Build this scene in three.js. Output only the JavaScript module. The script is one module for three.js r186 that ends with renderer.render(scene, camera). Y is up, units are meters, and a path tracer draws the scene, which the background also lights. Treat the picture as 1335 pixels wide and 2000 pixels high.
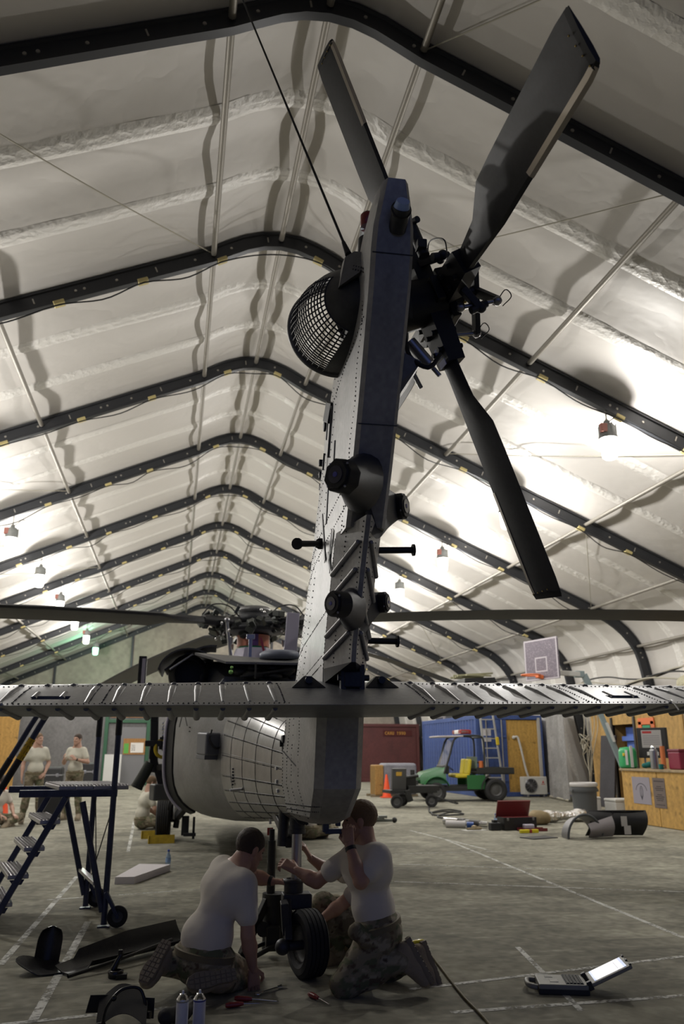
import * as THREE from 'three';
import { RoundedBoxGeometry } from 'three/addons/geometries/RoundedBoxGeometry.js';
import { mergeGeometries, mergeVertices, toCreasedNormals } from 'three/addons/utils/BufferGeometryUtils.js';
import { Brush, Evaluator, SUBTRACTION } from 'three-bvh-csg';
import { RectAreaLightUniformsLib } from 'three/addons/lights/RectAreaLightUniformsLib.js';

// ---------------------------------------------------------------- camera, sky, exposure
const F_PX = 1555, HORIZON = 1468, CAM_H = 1.42;
const TH = Math.atan((HORIZON - 1000) / F_PX), PSI = Math.atan((667.5 - 342) / Math.hypot(F_PX, HORIZON - 1000));
const scene = new THREE.Scene();
const camera = new THREE.PerspectiveCamera(2 * Math.atan(1000 / F_PX) * 180 / Math.PI, 1335 / 2000, 0.05, 200);
camera.position.set(0, CAM_H, 0);
camera.rotation.order = 'YXZ';
camera.rotation.set(TH, -PSI, 0);
camera.focus = 4.6;
camera.userData.fStop = 2.8;
scene.add(camera);
const renderer = new THREE.WebGLRenderer();
renderer.toneMapping = THREE.LinearToneMapping;
renderer.toneMappingExposure = 1.3;
renderer.shadowMap.enabled = true;
scene.background = new THREE.Color().setRGB(0.05, 0.07, 0.175);      // blue dusk outside the open end of the shelter, behind the camera
RectAreaLightUniformsLib.init();
const LAMP_CD = 20;                                                   // every hanging lamp
const LAMP_COLOUR = new THREE.Color().setRGB(1.0, 0.97, 0.925);

// ---------------------------------------------------------------- helpers
const V = (x, y, z) => new THREE.Vector3(x, y, z);
const CF = V(Math.sin(PSI) * Math.cos(TH), Math.sin(TH), -Math.cos(PSI) * Math.cos(TH)), CR = V(Math.cos(PSI), 0, Math.sin(PSI)), CU = V().crossVectors(CR, CF);
const rayOf = (px, py) => CF.clone().addScaledVector(CR, (px - 667.5) / F_PX).addScaledVector(CU, (1000 - py) / F_PX);
const atZ = (px, py, z) => { const d = rayOf(px, py); return V(0, CAM_H, 0).addScaledVector(d, z / d.z); };          // pixel -> point on a plane of known depth
const atY = (px, py, y = 0) => { const d = rayOf(px, py); return V(0, CAM_H, 0).addScaledVector(d, (y - CAM_H) / d.y); };
let seedState = 12345;
const rnd = () => { seedState = (seedState * 1664525 + 1013904223) >>> 0; return seedState / 4294967296; };
const rr = (a, b) => a + (b - a) * rnd();
const hash3 = (x, y, z) => { let n = Math.imul(x, 374761393) + Math.imul(y, 668265263) + Math.imul(z, 1274126177); n = Math.imul(n ^ (n >>> 13), 1274126177); return ((n ^ (n >>> 16)) >>> 0) / 4294967296; };
const smooth = t => t * t * (3 - 2 * t);
function vnoise(x, y, z, period = 0) {
  const X = Math.floor(x), Y = Math.floor(y), Z = Math.floor(z), fx = smooth(x - X), fy = smooth(y - Y), fz = smooth(z - Z);
  const w = n => period ? ((n % period) + period) % period : n;
  const h = (i, j, k) => hash3(w(X + i), w(Y + j), Z + k);
  const l = (a, b, t) => a + (b - a) * t;
  return l(l(l(h(0, 0, 0), h(1, 0, 0), fx), l(h(0, 1, 0), h(1, 1, 0), fx), fy), l(l(h(0, 0, 1), h(1, 0, 1), fx), l(h(0, 1, 1), h(1, 1, 1), fx), fy), fz);
}
const fbm = (x, y, z, oct = 4) => { let s = 0, a = .5, f = 1; for (let i = 0; i < oct; i++) { s += a * vnoise(x * f, y * f, z * f); a *= .5; f *= 2; } return s; };
// a tileable grey or coloured texture computed per texel
function makeTex(n, fn, srgb = true, rep = 1) {
  const d = new Uint8Array(n * n * 4);
  for (let j = 0; j < n; j++) for (let i = 0; i < n; i++) {
    const c = fn(i / n, j / n), k = (j * n + i) * 4;
    if (typeof c === 'number') { d[k] = d[k + 1] = d[k + 2] = Math.max(0, Math.min(255, c * 255)); d[k + 3] = 255; }
    else { for (let q = 0; q < 3; q++) d[k + q] = Math.max(0, Math.min(255, c[q] * 255)); d[k + 3] = 255; }
  }
  const t = new THREE.DataTexture(d, n, n, THREE.RGBAFormat);
  t.wrapS = t.wrapT = THREE.RepeatWrapping; t.magFilter = THREE.LinearFilter; t.minFilter = THREE.LinearMipmapLinearFilter; t.generateMipmaps = true;
  if (srgb) t.colorSpace = THREE.SRGBColorSpace;
  t.repeat.set(rep, rep); t.needsUpdate = true; return t;
}
const tn = (u, v, f, z = 0, oct = 4) => { let s = 0, a = .5, tot = 0; for (let i = 0; i < oct; i++) { s += a * vnoise(u * f, v * f, z + i * 7.3, f); tot += a; a *= .5; f *= 2; } return s / tot; };   // tileable
const rep = (t, a, b = a) => { const c = t.clone(); c.repeat.set(a, b); c.needsUpdate = true; return c; };
const T = {
  grime: makeTex(512, (u, v) => { const a = tn(u, v, 6, 1, 5), b = tn(u, v, 48, 5, 2); return .8 + .22 * (a - .5) + .14 * (b - .5) + .08; }),
  grain: makeTex(256, (u, v) => .5 + .9 * (tn(u, v, 64, 2, 2) - .5), false),
  weave: makeTex(256, (u, v) => .5 + .22 * Math.sin(u * Math.PI * 2 * 64) * Math.sin(v * Math.PI * 2 * 64) + .35 * (tn(u, v, 16, 3, 3) - .5), false),
  crumple: makeTex(512, (u, v) => { const a = tn(u, v, 5, 8, 4); return Math.abs(a - .5) * 2.2; }, false),
  rough: makeTex(256, (u, v) => .75 + .5 * (tn(u, v, 12, 4, 4) - .5), false),
  wood: makeTex(512, (u, v) => { const w = tn(u, v, 4, 11, 4), g = Math.sin((u * 9 + w * 2.2) * Math.PI * 2), k = tn(u, v, 40, 12, 2); const knots = Math.max(0, tn(u, v, 11, 40, 2) - .7) * .9; const b = .86 + .05 * g * .6 + .14 * (k - .5) - knots; return [b * 1.0, b * .93, b * .8]; }),
};
function mat(r, g, b, o = {}) {
  const P = { color: new THREE.Color().setRGB(r, g, b), roughness: o.rough ?? .7, metalness: o.metal ?? 0 };
  const Cls = o.coat || o.sheen || o.trans ? THREE.MeshPhysicalMaterial : THREE.MeshStandardMaterial;
  const m = new Cls(P);
  if (o.coat) { m.clearcoat = o.coat; m.clearcoatRoughness = .25; }
  if (o.sheen) { m.sheen = o.sheen; m.sheenRoughness = .6; }
  if (o.trans) { m.transmission = o.trans; m.thickness = o.thick ?? 0; m.ior = 1.45; }
  if (o.map) m.map = o.map;
  if (o.bump) { m.bumpMap = o.bump; m.bumpScale = o.bs ?? .001; }
  if (o.rmap) m.roughnessMap = o.rmap;
  if (o.vc) m.vertexColors = true;
  if (o.emit) { m.emissive = new THREE.Color().setRGB(...o.emit); m.emissiveIntensity = o.ei ?? 1; }
  m.side = THREE.DoubleSide;
  return m;
}
// geometry makers: all end non-indexed with position, normal and a uv in metres
function fin(g) {
  if (g.index) g = g.toNonIndexed();
  for (const k of Object.keys(g.attributes)) if (!['position', 'normal', 'uv', 'color'].includes(k)) g.deleteAttribute(k);
  if (!g.attributes.normal) g.computeVertexNormals();
  const p = g.attributes.position, n = g.attributes.normal, uv = new Float32Array(p.count * 2);
  for (let i = 0; i < p.count; i += 3) {
    let ax = 0, ay = 0, az = 0; for (let k = 0; k < 3; k++) { ax += Math.abs(n.getX(i + k)); ay += Math.abs(n.getY(i + k)); az += Math.abs(n.getZ(i + k)); }
    for (let k = 0; k < 3; k++) {
      const x = p.getX(i + k), y = p.getY(i + k), z = p.getZ(i + k), q = (i + k) * 2;
      if (ay >= ax && ay >= az) { uv[q] = x; uv[q + 1] = z; } else if (ax >= az) { uv[q] = z; uv[q + 1] = y; } else { uv[q] = x; uv[q + 1] = y; }
    }
  }
  g.setAttribute('uv', new THREE.BufferAttribute(uv, 2));
  return g;
}
const moved = (g, p, r) => { if (r) g.applyMatrix4(new THREE.Matrix4().makeRotationFromEuler(new THREE.Euler(r[0], r[1], r[2], 'YXZ'))); if (p) g.translate(p[0], p[1], p[2]); return g; };
const box = (w, h, d, p, r, bevel = Math.min(w, h, d) * .12) => fin(moved(bevel > 0 ? new RoundedBoxGeometry(w, h, d, 1, bevel) : new THREE.BoxGeometry(w, h, d), p, r));
const UP = V(0, 1, 0);
const A3 = a => a.isVector3 ? a : V(a[0], a[1], a[2]);
function rod(a, b, r, r2 = r, seg = 10, open = false) {
  a = A3(a); b = A3(b); const d = b.clone().sub(a), g = new THREE.CylinderGeometry(r2, r, d.length(), seg, 1, open);
  g.applyQuaternion(new THREE.Quaternion().setFromUnitVectors(UP, d.normalize())); g.translate((a.x + b.x) / 2, (a.y + b.y) / 2, (a.z + b.z) / 2);
  return fin(g);
}
function bar(a, b, w, h, up = UP) {                                   // rectangular bar between two points
  a = A3(a); b = A3(b); const d = b.clone().sub(a), L = d.length(), z = d.normalize(), x = V().crossVectors(up, z); if (x.length() < 1e-4) x.set(1, 0, 0); x.normalize(); const y = V().crossVectors(z, x);
  const g = new RoundedBoxGeometry(w, h, L, 1, Math.min(w, h) * .12); g.applyMatrix4(new THREE.Matrix4().makeBasis(x, y, z)); g.translate((a.x + b.x) / 2, (a.y + b.y) / 2, (a.z + b.z) / 2);
  return fin(g);
}
const tube = (pts, r, n = pts.length * 6, seg = 8) => fin(new THREE.TubeGeometry(new THREE.CatmullRomCurve3(pts.map(A3)), n, r, seg));
const lathe = (pts, p, r, seg = 20) => fin(moved(new THREE.LatheGeometry(pts.map(q => new THREE.Vector2(q[0], q[1])), seg), p, r));
const ball = (r, p, s = [1, 1, 1], seg = 16) => { const g = new THREE.SphereGeometry(r, seg, Math.round(seg * .7)); g.scale(...s); return fin(moved(g, p)); };
function ext(pts, d, p, r, bevel = 0) {                               // prism: outline in xy, depth along z, centred
  const s = new THREE.Shape(pts.map(q => new THREE.Vector2(q[0], q[1])));
  const g = new THREE.ExtrudeGeometry(s, { depth: d - 2 * bevel, bevelEnabled: bevel > 0, bevelThickness: bevel, bevelSize: bevel, bevelOffset: -bevel, bevelSegments: 2, curveSegments: 8 });
  g.translate(0, 0, -d / 2 + bevel); return fin(moved(g, p, r));
}
function loft(rings, { closed = true, capA = true, capB = true, crease = 0.6 } = {}) {     // rings: arrays of points, all the same length
  const n = rings[0].length, pos = [], idx = [];
  for (const R of rings) for (const q of R) { const v = A3(q); pos.push(v.x, v.y, v.z); }
  const m = closed ? n : n - 1;
  for (let i = 0; i + 1 < rings.length; i++) for (let j = 0; j < m; j++) { const a = i * n + j, b = i * n + (j + 1) % n, c = a + n, d = b + n; idx.push(a, c, b, b, c, d); }
  const cap = (k, flip) => { const R = rings[k].map(A3), c = R.reduce((s, v) => s.add(v), V(0, 0, 0)).divideScalar(n), ci = pos.length / 3; pos.push(c.x, c.y, c.z); for (let j = 0; j < n; j++) { const a = k * n + j, b = k * n + (j + 1) % n; flip ? idx.push(ci, b, a) : idx.push(ci, a, b); } };
  if (closed && capA) cap(0, true); if (closed && capB) cap(rings.length - 1, false);
  let g = new THREE.BufferGeometry(); g.setAttribute('position', new THREE.Float32BufferAttribute(pos, 3)); g.setIndex(idx);
  g = toCreasedNormals(g, crease); return fin(g);
}
function grid(nu, nv, fn, thick = 0) {                                // a sheet through fn(u,v); thick > 0 gives it a back
  const mk = off => { const pos = [], idx = []; for (let j = 0; j <= nv; j++) for (let i = 0; i <= nu; i++) { const p = A3(fn(i / nu, j / nv)); if (off) { const e = 1e-3, a = A3(fn(i / nu + e, j / nv)).sub(p), b = A3(fn(i / nu, j / nv + e)).sub(p), nn = a.cross(b).normalize(); p.addScaledVector(nn, -off); } pos.push(p.x, p.y, p.z); }
    for (let j = 0; j < nv; j++) for (let i = 0; i < nu; i++) { const a = j * (nu + 1) + i, b = a + 1, c = a + nu + 1, d = c + 1; off ? idx.push(a, c, b, b, c, d) : idx.push(a, b, c, b, d, c); }
    const g = new THREE.BufferGeometry(); g.setAttribute('position', new THREE.Float32BufferAttribute(pos, 3)); g.setIndex(idx); g.computeVertexNormals(); return g; };
  const parts = [fin(mk(0))];
  if (thick) {
    parts.push(fin(mk(thick)));
    const edge = []; for (let i = 0; i <= nu; i++) edge.push([i / nu, 0]); for (let j = 1; j <= nv; j++) edge.push([1, j / nv]); for (let i = nu - 1; i >= 0; i--) edge.push([i / nu, 1]); for (let j = nv - 1; j >= 0; j--) edge.push([0, j / nv]);
    const top = edge.map(e => A3(fn(...e))), nrm = edge.map(([u, v]) => { const e = 1e-3, p = A3(fn(u, v)); return A3(fn(u + e, v)).sub(p).cross(A3(fn(u, v + e)).sub(p)).normalize(); });
    parts.push(loft([top, top.map((p, i) => p.clone().addScaledVector(nrm[i], -thick))], { closed: true, capA: false, capB: false, crease: .2 }));
  }
  return parts.length > 1 ? mergeGeometries(parts) : parts[0];
}
const names = new Map();
function numbered(n) { const k = names.get(n) ?? 0; names.set(n, k + 1); return k ? `${n}_${String(k).padStart(3, '0')}` : n; }
function add(name, geos, m, parent = scene) {
  const list = Array.isArray(geos) ? geos : [geos]; const g = list.length > 1 ? mergeGeometries(list) : list[0];
  const o = new THREE.Mesh(g, m); o.name = parent === scene ? numbered(name) : name; o.castShadow = o.receiveShadow = true; parent.add(o); return o;
}
function thing(name, label, category, group) { const o = new THREE.Group(); o.name = numbered(name); o.userData = { label, category }; if (group) o.userData.group = group; scene.add(o); return o; }
function solo(name, geos, m, label, category, group) { const o = add(name, geos, m); Object.assign(o.userData, { label, category }); if (group) o.userData.group = group; return o; }
function struct(name, geos, m) { const o = geos ? add(name, geos, m) : new THREE.Group(); if (!geos) { o.name = numbered(name); scene.add(o); } o.userData.kind = 'structure'; return o; }
const place = (o, p, ry = 0) => { o.position.set(p.x ?? p[0], p.y ?? p[1], p.z ?? p[2]); o.rotation.y = ry; return o; };
function textTex(w, h, draw) { const c = document.createElement('canvas'); c.width = w; c.height = h; const x = c.getContext('2d'); draw(x, w, h); const t = new THREE.CanvasTexture(c); t.colorSpace = THREE.SRGBColorSpace; return t; }
function decal(w, h, tex, o = {}) { const m = mat(1, 1, 1, { rough: .8 }); m.map = tex; const g = new THREE.BoxGeometry(w, h, .003); return [g, m]; }     // flat printed sheet, own uv 0..1
// ---------------------------------------------------------------- shelter shell
const TX = 1.2, BAY = 4.265, ARCH_Z = i => -(6.685 + BAY * i);
const profPts = [[0, 9.25], [.35, 9.2], [.7, 9.05], [1.05, 8.84], [2, 8.42], [4, 7.53], [6, 6.64], [8, 5.75], [9.4, 5.13], [10.05, 4.82], [10.5, 4.45], [10.8, 4.02], [10.93, 3.5], [11.1, 2.4], [11.34, 1.2], [11.6, 0]];
const fullProf = [...profPts.slice(1).reverse().map(([x, y]) => [-x, y]), ...profPts];
const profCurve = new THREE.CatmullRomCurve3(fullProf.map(([x, y]) => V(x + TX, y, 0)), false, 'catmullrom', .35);
const PROF_LEN = profCurve.getLength();
profCurve.arcLengthDivisions = 600;
const profAt = (t, off = 0) => { const p = profCurve.getPointAt(Math.min(1, Math.max(0, t))), d = profCurve.getTangentAt(Math.min(1, Math.max(0, t))); return V(p.x - d.y * off, p.y + d.x * off, 0); };
const tOfX = dx => { let a = 0, b = 1; for (let k = 0; k < 40; k++) { const m = (a + b) / 2; profCurve.getPointAt(m).x - TX < dx ? a = m : b = m; } return (a + b) / 2; };
const M = {
  floor: mat(.40, .385, .34, { rough: .95, map: null }),
  fabric: mat(.66, .63, .59, { rough: .55, bump: rep(T.crumple, .33), bs: .012 }),
  band: mat(.80, .775, .73, { rough: .4, bump: rep(T.crumple, 1.6), bs: .015 }),
  beam: mat(.035, .037, .042, { rough: .42, metal: .3 }),
  galv: mat(.42, .40, .36, { rough: .4, metal: .7 }),
  purlin: mat(.27, .25, .215, { rough: .5, metal: .35 }),
  tape: mat(.60, .50, .22, { rough: .6 }),
  black: mat(.012, .012, .013, { rough: .55 }),
  blackGloss: mat(.008, .008, .01, { rough: .22 }),
  rubber: mat(.018, .018, .019, { rough: .8, bump: rep(T.grain, 8), bs: .0006 }),
  cord: mat(.45, .42, .34, { rough: .8 }),
  chrome: mat(.75, .75, .76, { rough: .16, metal: 1 }),
  steel: mat(.38, .38, .4, { rough: .32, metal: .9 }),
};
// floor: worn slab, in metres
{
  const n = 1024;
  const fl = makeTex(n, (u, v) => {
    const a = tn(u, v, 5, 21, 5), b = tn(u, v, 22, 22, 4), c = tn(u, v, 120, 23, 2), streak = vnoise(u * 9, v * 70, 3, 0);
    const scuff = Math.max(0, tn(u, v, 14, 25, 3) - .6) * 1.3, dark = Math.max(0, tn(u, v, 8, 27, 4) - .57) * 1.6;
    const scratch = Math.max(0, vnoise(u * 30 + v * 9, v * 260, 9, 0) - .78) * .7; let k = .80 + .16 * (a - .5) + .22 * (b - .5) + .24 * (c - .5) + .10 * (streak - .5) + scuff * .45 - dark * .35 + scratch;
    return [k * 1.0, k * 1.0, k * .95];
  }, true, 1);
  fl.repeat.set(1 / 7, 1 / 7);
  M.floor.map = fl; M.floor.bumpMap = rep(T.grain, 1.3); M.floor.bumpScale = .0012; 
  const f = struct('floor', box(24.4, .2, 52.2, [TX, -.1, -20], null, 0), M.floor);
  const paint = mat(.60, .60, .56, { rough: .7 });
  const wear = makeTex(256, (u, v) => { const a = tn(u, v, 10, 31, 4), b = tn(u, v, 60, 33, 2); return Math.max(0, Math.min(.95, (a * .5 + b * .5 - .28) * 3.4)); }, false);
  paint.alphaMap = rep(wear, 1.1); paint.transparent = true;
  const stripe = (a, b, w = .05) => { a = A3(a); b = A3(b); const d = b.clone().sub(a).setY(0), L = d.length(), n = V(-d.z, 0, d.x).normalize().multiplyScalar(w / 2), g = grid(Math.max(2, Math.round(L * 2)), 1, (u, v) => a.clone().addScaledVector(d, u).addScaledVector(n, 2 * v - 1).setY(.002)); return add('painted_line', g, paint, f); };
  const px = (x, y) => atY(x, y, 0);
  stripe(px(0, 1885), px(150, 1712), .05); stripe(px(62, 1998), px(172, 1800), .055); stripe(px(0, 2002), px(330, 1968), .05);
  stripe(px(90, 1758), px(520, 1728), .04); stripe(px(250, 1664), px(262, 1604), .05); stripe(px(800, 1933), px(1335, 1868), .045);
  stripe(px(880, 1978), px(1335, 1945), .05); stripe(px(770, 1722), px(1335, 1742), .05); stripe(px(870, 1640), px(1335, 1832), .05); stripe(px(780, 1688), px(1150, 1700), .04);
  stripe(px(800, 1622), px(960, 1662), .05); stripe(px(770, 1668), px(1010, 1662), .035); stripe(px(1010, 1850), px(1135, 1975), .04);
  // tape-over cable along the slab joint
  const apron = struct('floor', box(60, .2, 40, [0, -.13, 26.1], null, 0), mat(.06, .06, .06, { rough: .9 }));
}
// fabric: one panel per bay, pitched roof in the ceiling, upright part in the walls
{
  const ceil = struct('ceiling'), wl = struct('wall_left'), wr = struct('wall_right');
  const tL = tOfX(-10.9), tR = tOfX(10.9);
  for (let i = -3; i < 9; i++) {
    const z0 = ARCH_Z(i), z1 = ARCH_Z(i + 1);
    const fab = (t, v) => { const s = t * PROF_LEN, z = z0 + (z1 - z0) * v, sag = .05 * Math.sin(Math.PI * v), w = .028 * (fbm(s * .55, z * 1.1, i) - .5) + .016 * Math.sin(z * 5.5 + Math.sin(s * .7) * 1.2) * Math.sin(Math.PI * v); const p = profAt(t, .15 - sag + w + .06 * Math.abs(Math.sin(Math.PI * v * 3))); p.z = z; return p; };
    const piece = (ta, tb, n, name, parent) => add(name, grid(n, 18, (u, v) => fab(ta + (tb - ta) * u, v), .01), M.fabric, parent);
    piece(tL, tR, 96, 'roof_panel', ceil); piece(0, tL, 12, 'wall_panel', wl); piece(tR, 1, 12, 'wall_panel', wr);
    const welds = []; for (let s = 1.1; s < PROF_LEN - 1; s += 1.52) { const t = s / PROF_LEN; if (t > tL && t < tR) welds.push(grid(1, 20, (u, v) => { const p = fab(t + (u - .5) * .018 / PROF_LEN, v), q = profAt(t, -.5); return p.addScaledVector(V(q.x - p.x, q.y - p.y, 0).normalize(), .005); })); }
    add('weld_lines', welds, M.band, ceil).userData.kind = 'stuff';
    for (const c of [1 / 3, 2 / 3]) for (const [ta, tb, n, parent] of [[tL, tR, 240, ceil], [0, tL, 24, wl], [tR, 1, 24, wr]])
      add('seam_band', grid(n, 8, (u, v) => { const t = ta + (tb - ta) * u, vv = c + (v - .5) * .075, p = fab(t, vv), q = profAt(t, 0), dir = V(q.x - p.x, q.y - p.y, 0).normalize(); return p.addScaledVector(dir, .008 + .012 * Math.abs(Math.sin(v * Math.PI * 2)) + .007 * vnoise(t * PROF_LEN * 5, v * 3, i * 3 + c)); }), M.band, parent);
  }
  const endZ = ARCH_Z(9) - .1;
  const ring = []; for (let k = 0; k <= 60; k++) { const p = profAt(k / 60, .2); ring.push([p.x, Math.max(0, p.y)]); }
  const endM = mat(.50, .44, .37, { rough: .7, map: rep(T.grime, .12), bump: rep(T.crumple, .3), bs: .01 });
  const we = struct('wall_back', ext(ring, .06, [0, 0, endZ]), endM);
  for (const x of [-6.5, -2.6, 5, 8.9]) { const top = profAt(tOfX(x - TX), 0).y; add('wall_post', box(.12, top, .1, [x, top / 2, endZ + .1]), M.beam, we); }
  add('wall_rail', box(20, .12, .1, [TX, 4.6, endZ + .1]), M.beam, we);
}
// arches, purlins, brace cords
const purlinDx = [0, 1.05, -1.05, 4.1, -4.1, 7.2, -7.2, 9.5, -9.5, 10.75, -10.75];
for (let i = -3; i <= 9; i++) {
  const a = struct(`trim_${i + 4}`), z = ARCH_Z(i);
  const n = 110, hw = .055;
  const sec = (t, pts) => pts.map(([o, dz]) => { const p = profAt(t, o); p.z = z + dz; return p; });
  const I = [[0, -hw], [0, hw], [.03, hw], [.045, hw * .55], [.21, hw * .55], [.225, hw], [.255, hw], [.255, -hw], [.225, -hw], [.21, -hw * .55], [.045, -hw * .55], [.03, -hw]].map(([o, d]) => [o - .13, d]);
  const rings = []; for (let k = 0; k <= n; k++) rings.push(sec(k / n, I));
  add('arch_beam', loft(rings, { crease: .5 }), M.beam, a);
  if (i >= 0) {
    const dots = [], slots = [];
    for (let s = .5, k = 0; s < PROF_LEN - .5; s += .62, k++) {
      const t = s / PROF_LEN, p = profAt(t, -.005), d = profCurve.getTangentAt(t), ang = Math.atan2(d.y, d.x);
      if (k % 3 === 1) slots.push(box(.022, .09, .012, [p.x, p.y, z + hw * .55 + .004], [0, 0, ang], .003));
      else { dots.push(rod([p.x, p.y, z + hw * .55 - .002], [p.x, p.y, z + hw * .55 + .01], .024, .02, 8)); if (k % 5 === 0) dots.push(rod([p.x + d.x * .13, p.y + d.y * .13, z + hw * .55 - .002], [p.x + d.x * .13, p.y + d.y * .13, z + hw * .55 + .01], .024, .02, 8)); }
    }
    add('bolt_heads', dots, M.galv, a).userData.kind = 'stuff'; add('splice_plates', slots, M.galv, a).userData.kind = 'stuff';
  }
  if (i >= 1 && i < 9) {
    const ks = [];
    for (let dx = -8.6; dx <= 9.6; dx += 1.3) { const q = dx + .35 * (hash3(i + 9, Math.round(dx * 10), 3) - .5), t = tOfX(q), p = profAt(t, -.12), d = profCurve.getTangentAt(t); ks.push(t); add('tape_wrap', box(.16, .06, .13, [p.x, p.y, z], [0, 0, Math.atan2(d.y, d.x)], .01), M.tape, a); }
    const pts = []; ks.forEach((t, k) => { const p = profAt(t, -.16); pts.push(V(p.x, p.y, z + .03)); if (k + 1 < ks.length) { const q = profAt((t + ks[k + 1]) / 2, -.18 - .13 * hash3(i, k, 5)); pts.push(V(q.x, q.y, z + .04)); } });
    add('power_cable', tube(pts, .011, pts.length * 5, 6), M.black, a);
  }
  if (i < 9) for (const dx of purlinDx) {
    const t = tOfX(dx), p = profAt(t, .0), d = profCurve.getTangentAt(t), z1 = ARCH_Z(i + 1);
    add('purlin', rod([p.x, p.y, z - .05], [p.x, p.y, z1 + .05], .042, .042, 8), M.purlin, a);
    add('purlin_bracket', box(.16, .09, .05, [p.x, p.y, z - .08], [0, 0, Math.atan2(d.y, d.x)]), M.beam, a);
  }
}
{ // thin brace cords crossing some bays
  const node = (i, dx) => { const p = profAt(tOfX(dx), .05); return V(p.x, p.y, ARCH_Z(i)); };
  for (const [i, a, b] of [[0, -4.1, -1.05], [0, 4.1, 1.05], [1, 7.2, 4.1], [2, -7.2, -4.1], [4, -7.2, -4.1], [2, 7.2, 9.5], [-1, 4.1, 1.05], [5, 7.2, 9.5]]) {
    const c = struct('trim_brace'); const A = node(i, a), B = node(i + 1, b);
    add('brace_cord', tube([A, A.clone().lerp(B, .5).add(V(0, -.05, 0)), B], .009, 12, 6), M.cord, c);
    add('cord_clip', box(.05, .05, .05, [B.x, B.y, B.z]), M.galv, c);
  }
}
// hanging discharge lamps, one line of them each side of the ridge
const lampGlow = mat(.9, .9, .9, { rough: .3, emit: [1.0, .98, .9], ei: 6 });
const lampGlowGreen = mat(.6, .9, .7, { rough: .3, emit: [.25, 1.0, .55], ei: 5 });
const lampCap = mat(.30, .31, .30, { rough: .5, map: rep(T.grime, 2) }), lampCapRust = mat(.36, .13, .10, { rough: .55 });
function lamp(i, dx, label, state = 1) {
  const x = TX + dx, z = ARCH_Z(i), y = 6.23;
  const L = thing('hanging_lamp', label, 'lamp', dx < 0 ? 'hanging lamps along the left slope' : 'hanging lamps along the right slope');
  L.position.set(x, y, z);
  add('housing', [lathe([[0, .36], [.05, .36], [.055, .30], [.1, .29], [.135, .25], [.142, .12], [.15, .09], [.15, .05], [.13, .045], [0, .045]], null, null, 18), ...[0, 1, 2, 3, 4, 5, 6, 7].map(k => box(.012, .17, .03, [Math.cos(k * .785) * .14, .2, Math.sin(k * .785) * .14], [0, -k * .785, 0], .003))], lampCap, L);
  if (i % 2) add('ballast_box', box(.11, .15, .08, [-.11, .2, .08]), lampCapRust, L);
  const hookTop = profAt(tOfX(dx), -.12).y - y;
  add('hanger', [rod([0, .34, 0], [0, hookTop, 0], .012, .012, 8), ball(.03, [0, .37, 0])], M.galv, L);
  add('supply_cable', tube([[.02, .34, .02], [.12, .42, .04], [.2, .5, .03], [.26, Math.max(.5, hookTop - .12), 0]], .008), M.black, L);
  const g = add('globe', lathe([[0, -.30], [.085, -.295], [.115, -.26], [.13, -.12], [.135, .045], [.12, .05], [0, .05]], null, null, 18), state === 2 ? lampGlowGreen : lampGlow, L);
  for (let k = 0; k < 8; k++) add('guard_rib', bar([Math.cos(k * .785) * .142, .05, Math.sin(k * .785) * .142], [Math.cos(k * .785) * .118, -.275, Math.sin(k * .785) * .118], .006, .006), M.galv, L);
  const pl = new THREE.PointLight(state === 2 ? new THREE.Color().setRGB(.35, 1, .6) : LAMP_COLOUR, LAMP_CD * (state === 2 ? .35 : 1), 0, 2);
  pl.position.set(0, -.12, 0); pl.castShadow = true; pl.shadow.radius = 4; L.add(pl);
}
const along = k => ['', 'first', 'second', 'third', 'fourth', 'fifth', 'sixth', 'seventh', 'eighth'][k];
for (let i = 1; i <= 8; i++) {
  lamp(i, -5.3, i === 8 ? 'small green-glowing hanging lamp nearest the shelter end wall' : `white hanging lamp on the left roof slope, ${along(9 - i)} from the end wall`, i === 8 ? 2 : 1);
  lamp(i, 5.4, `white hanging lamp on the right roof slope, ${along(9 - i)} from the end wall`);
}
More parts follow.
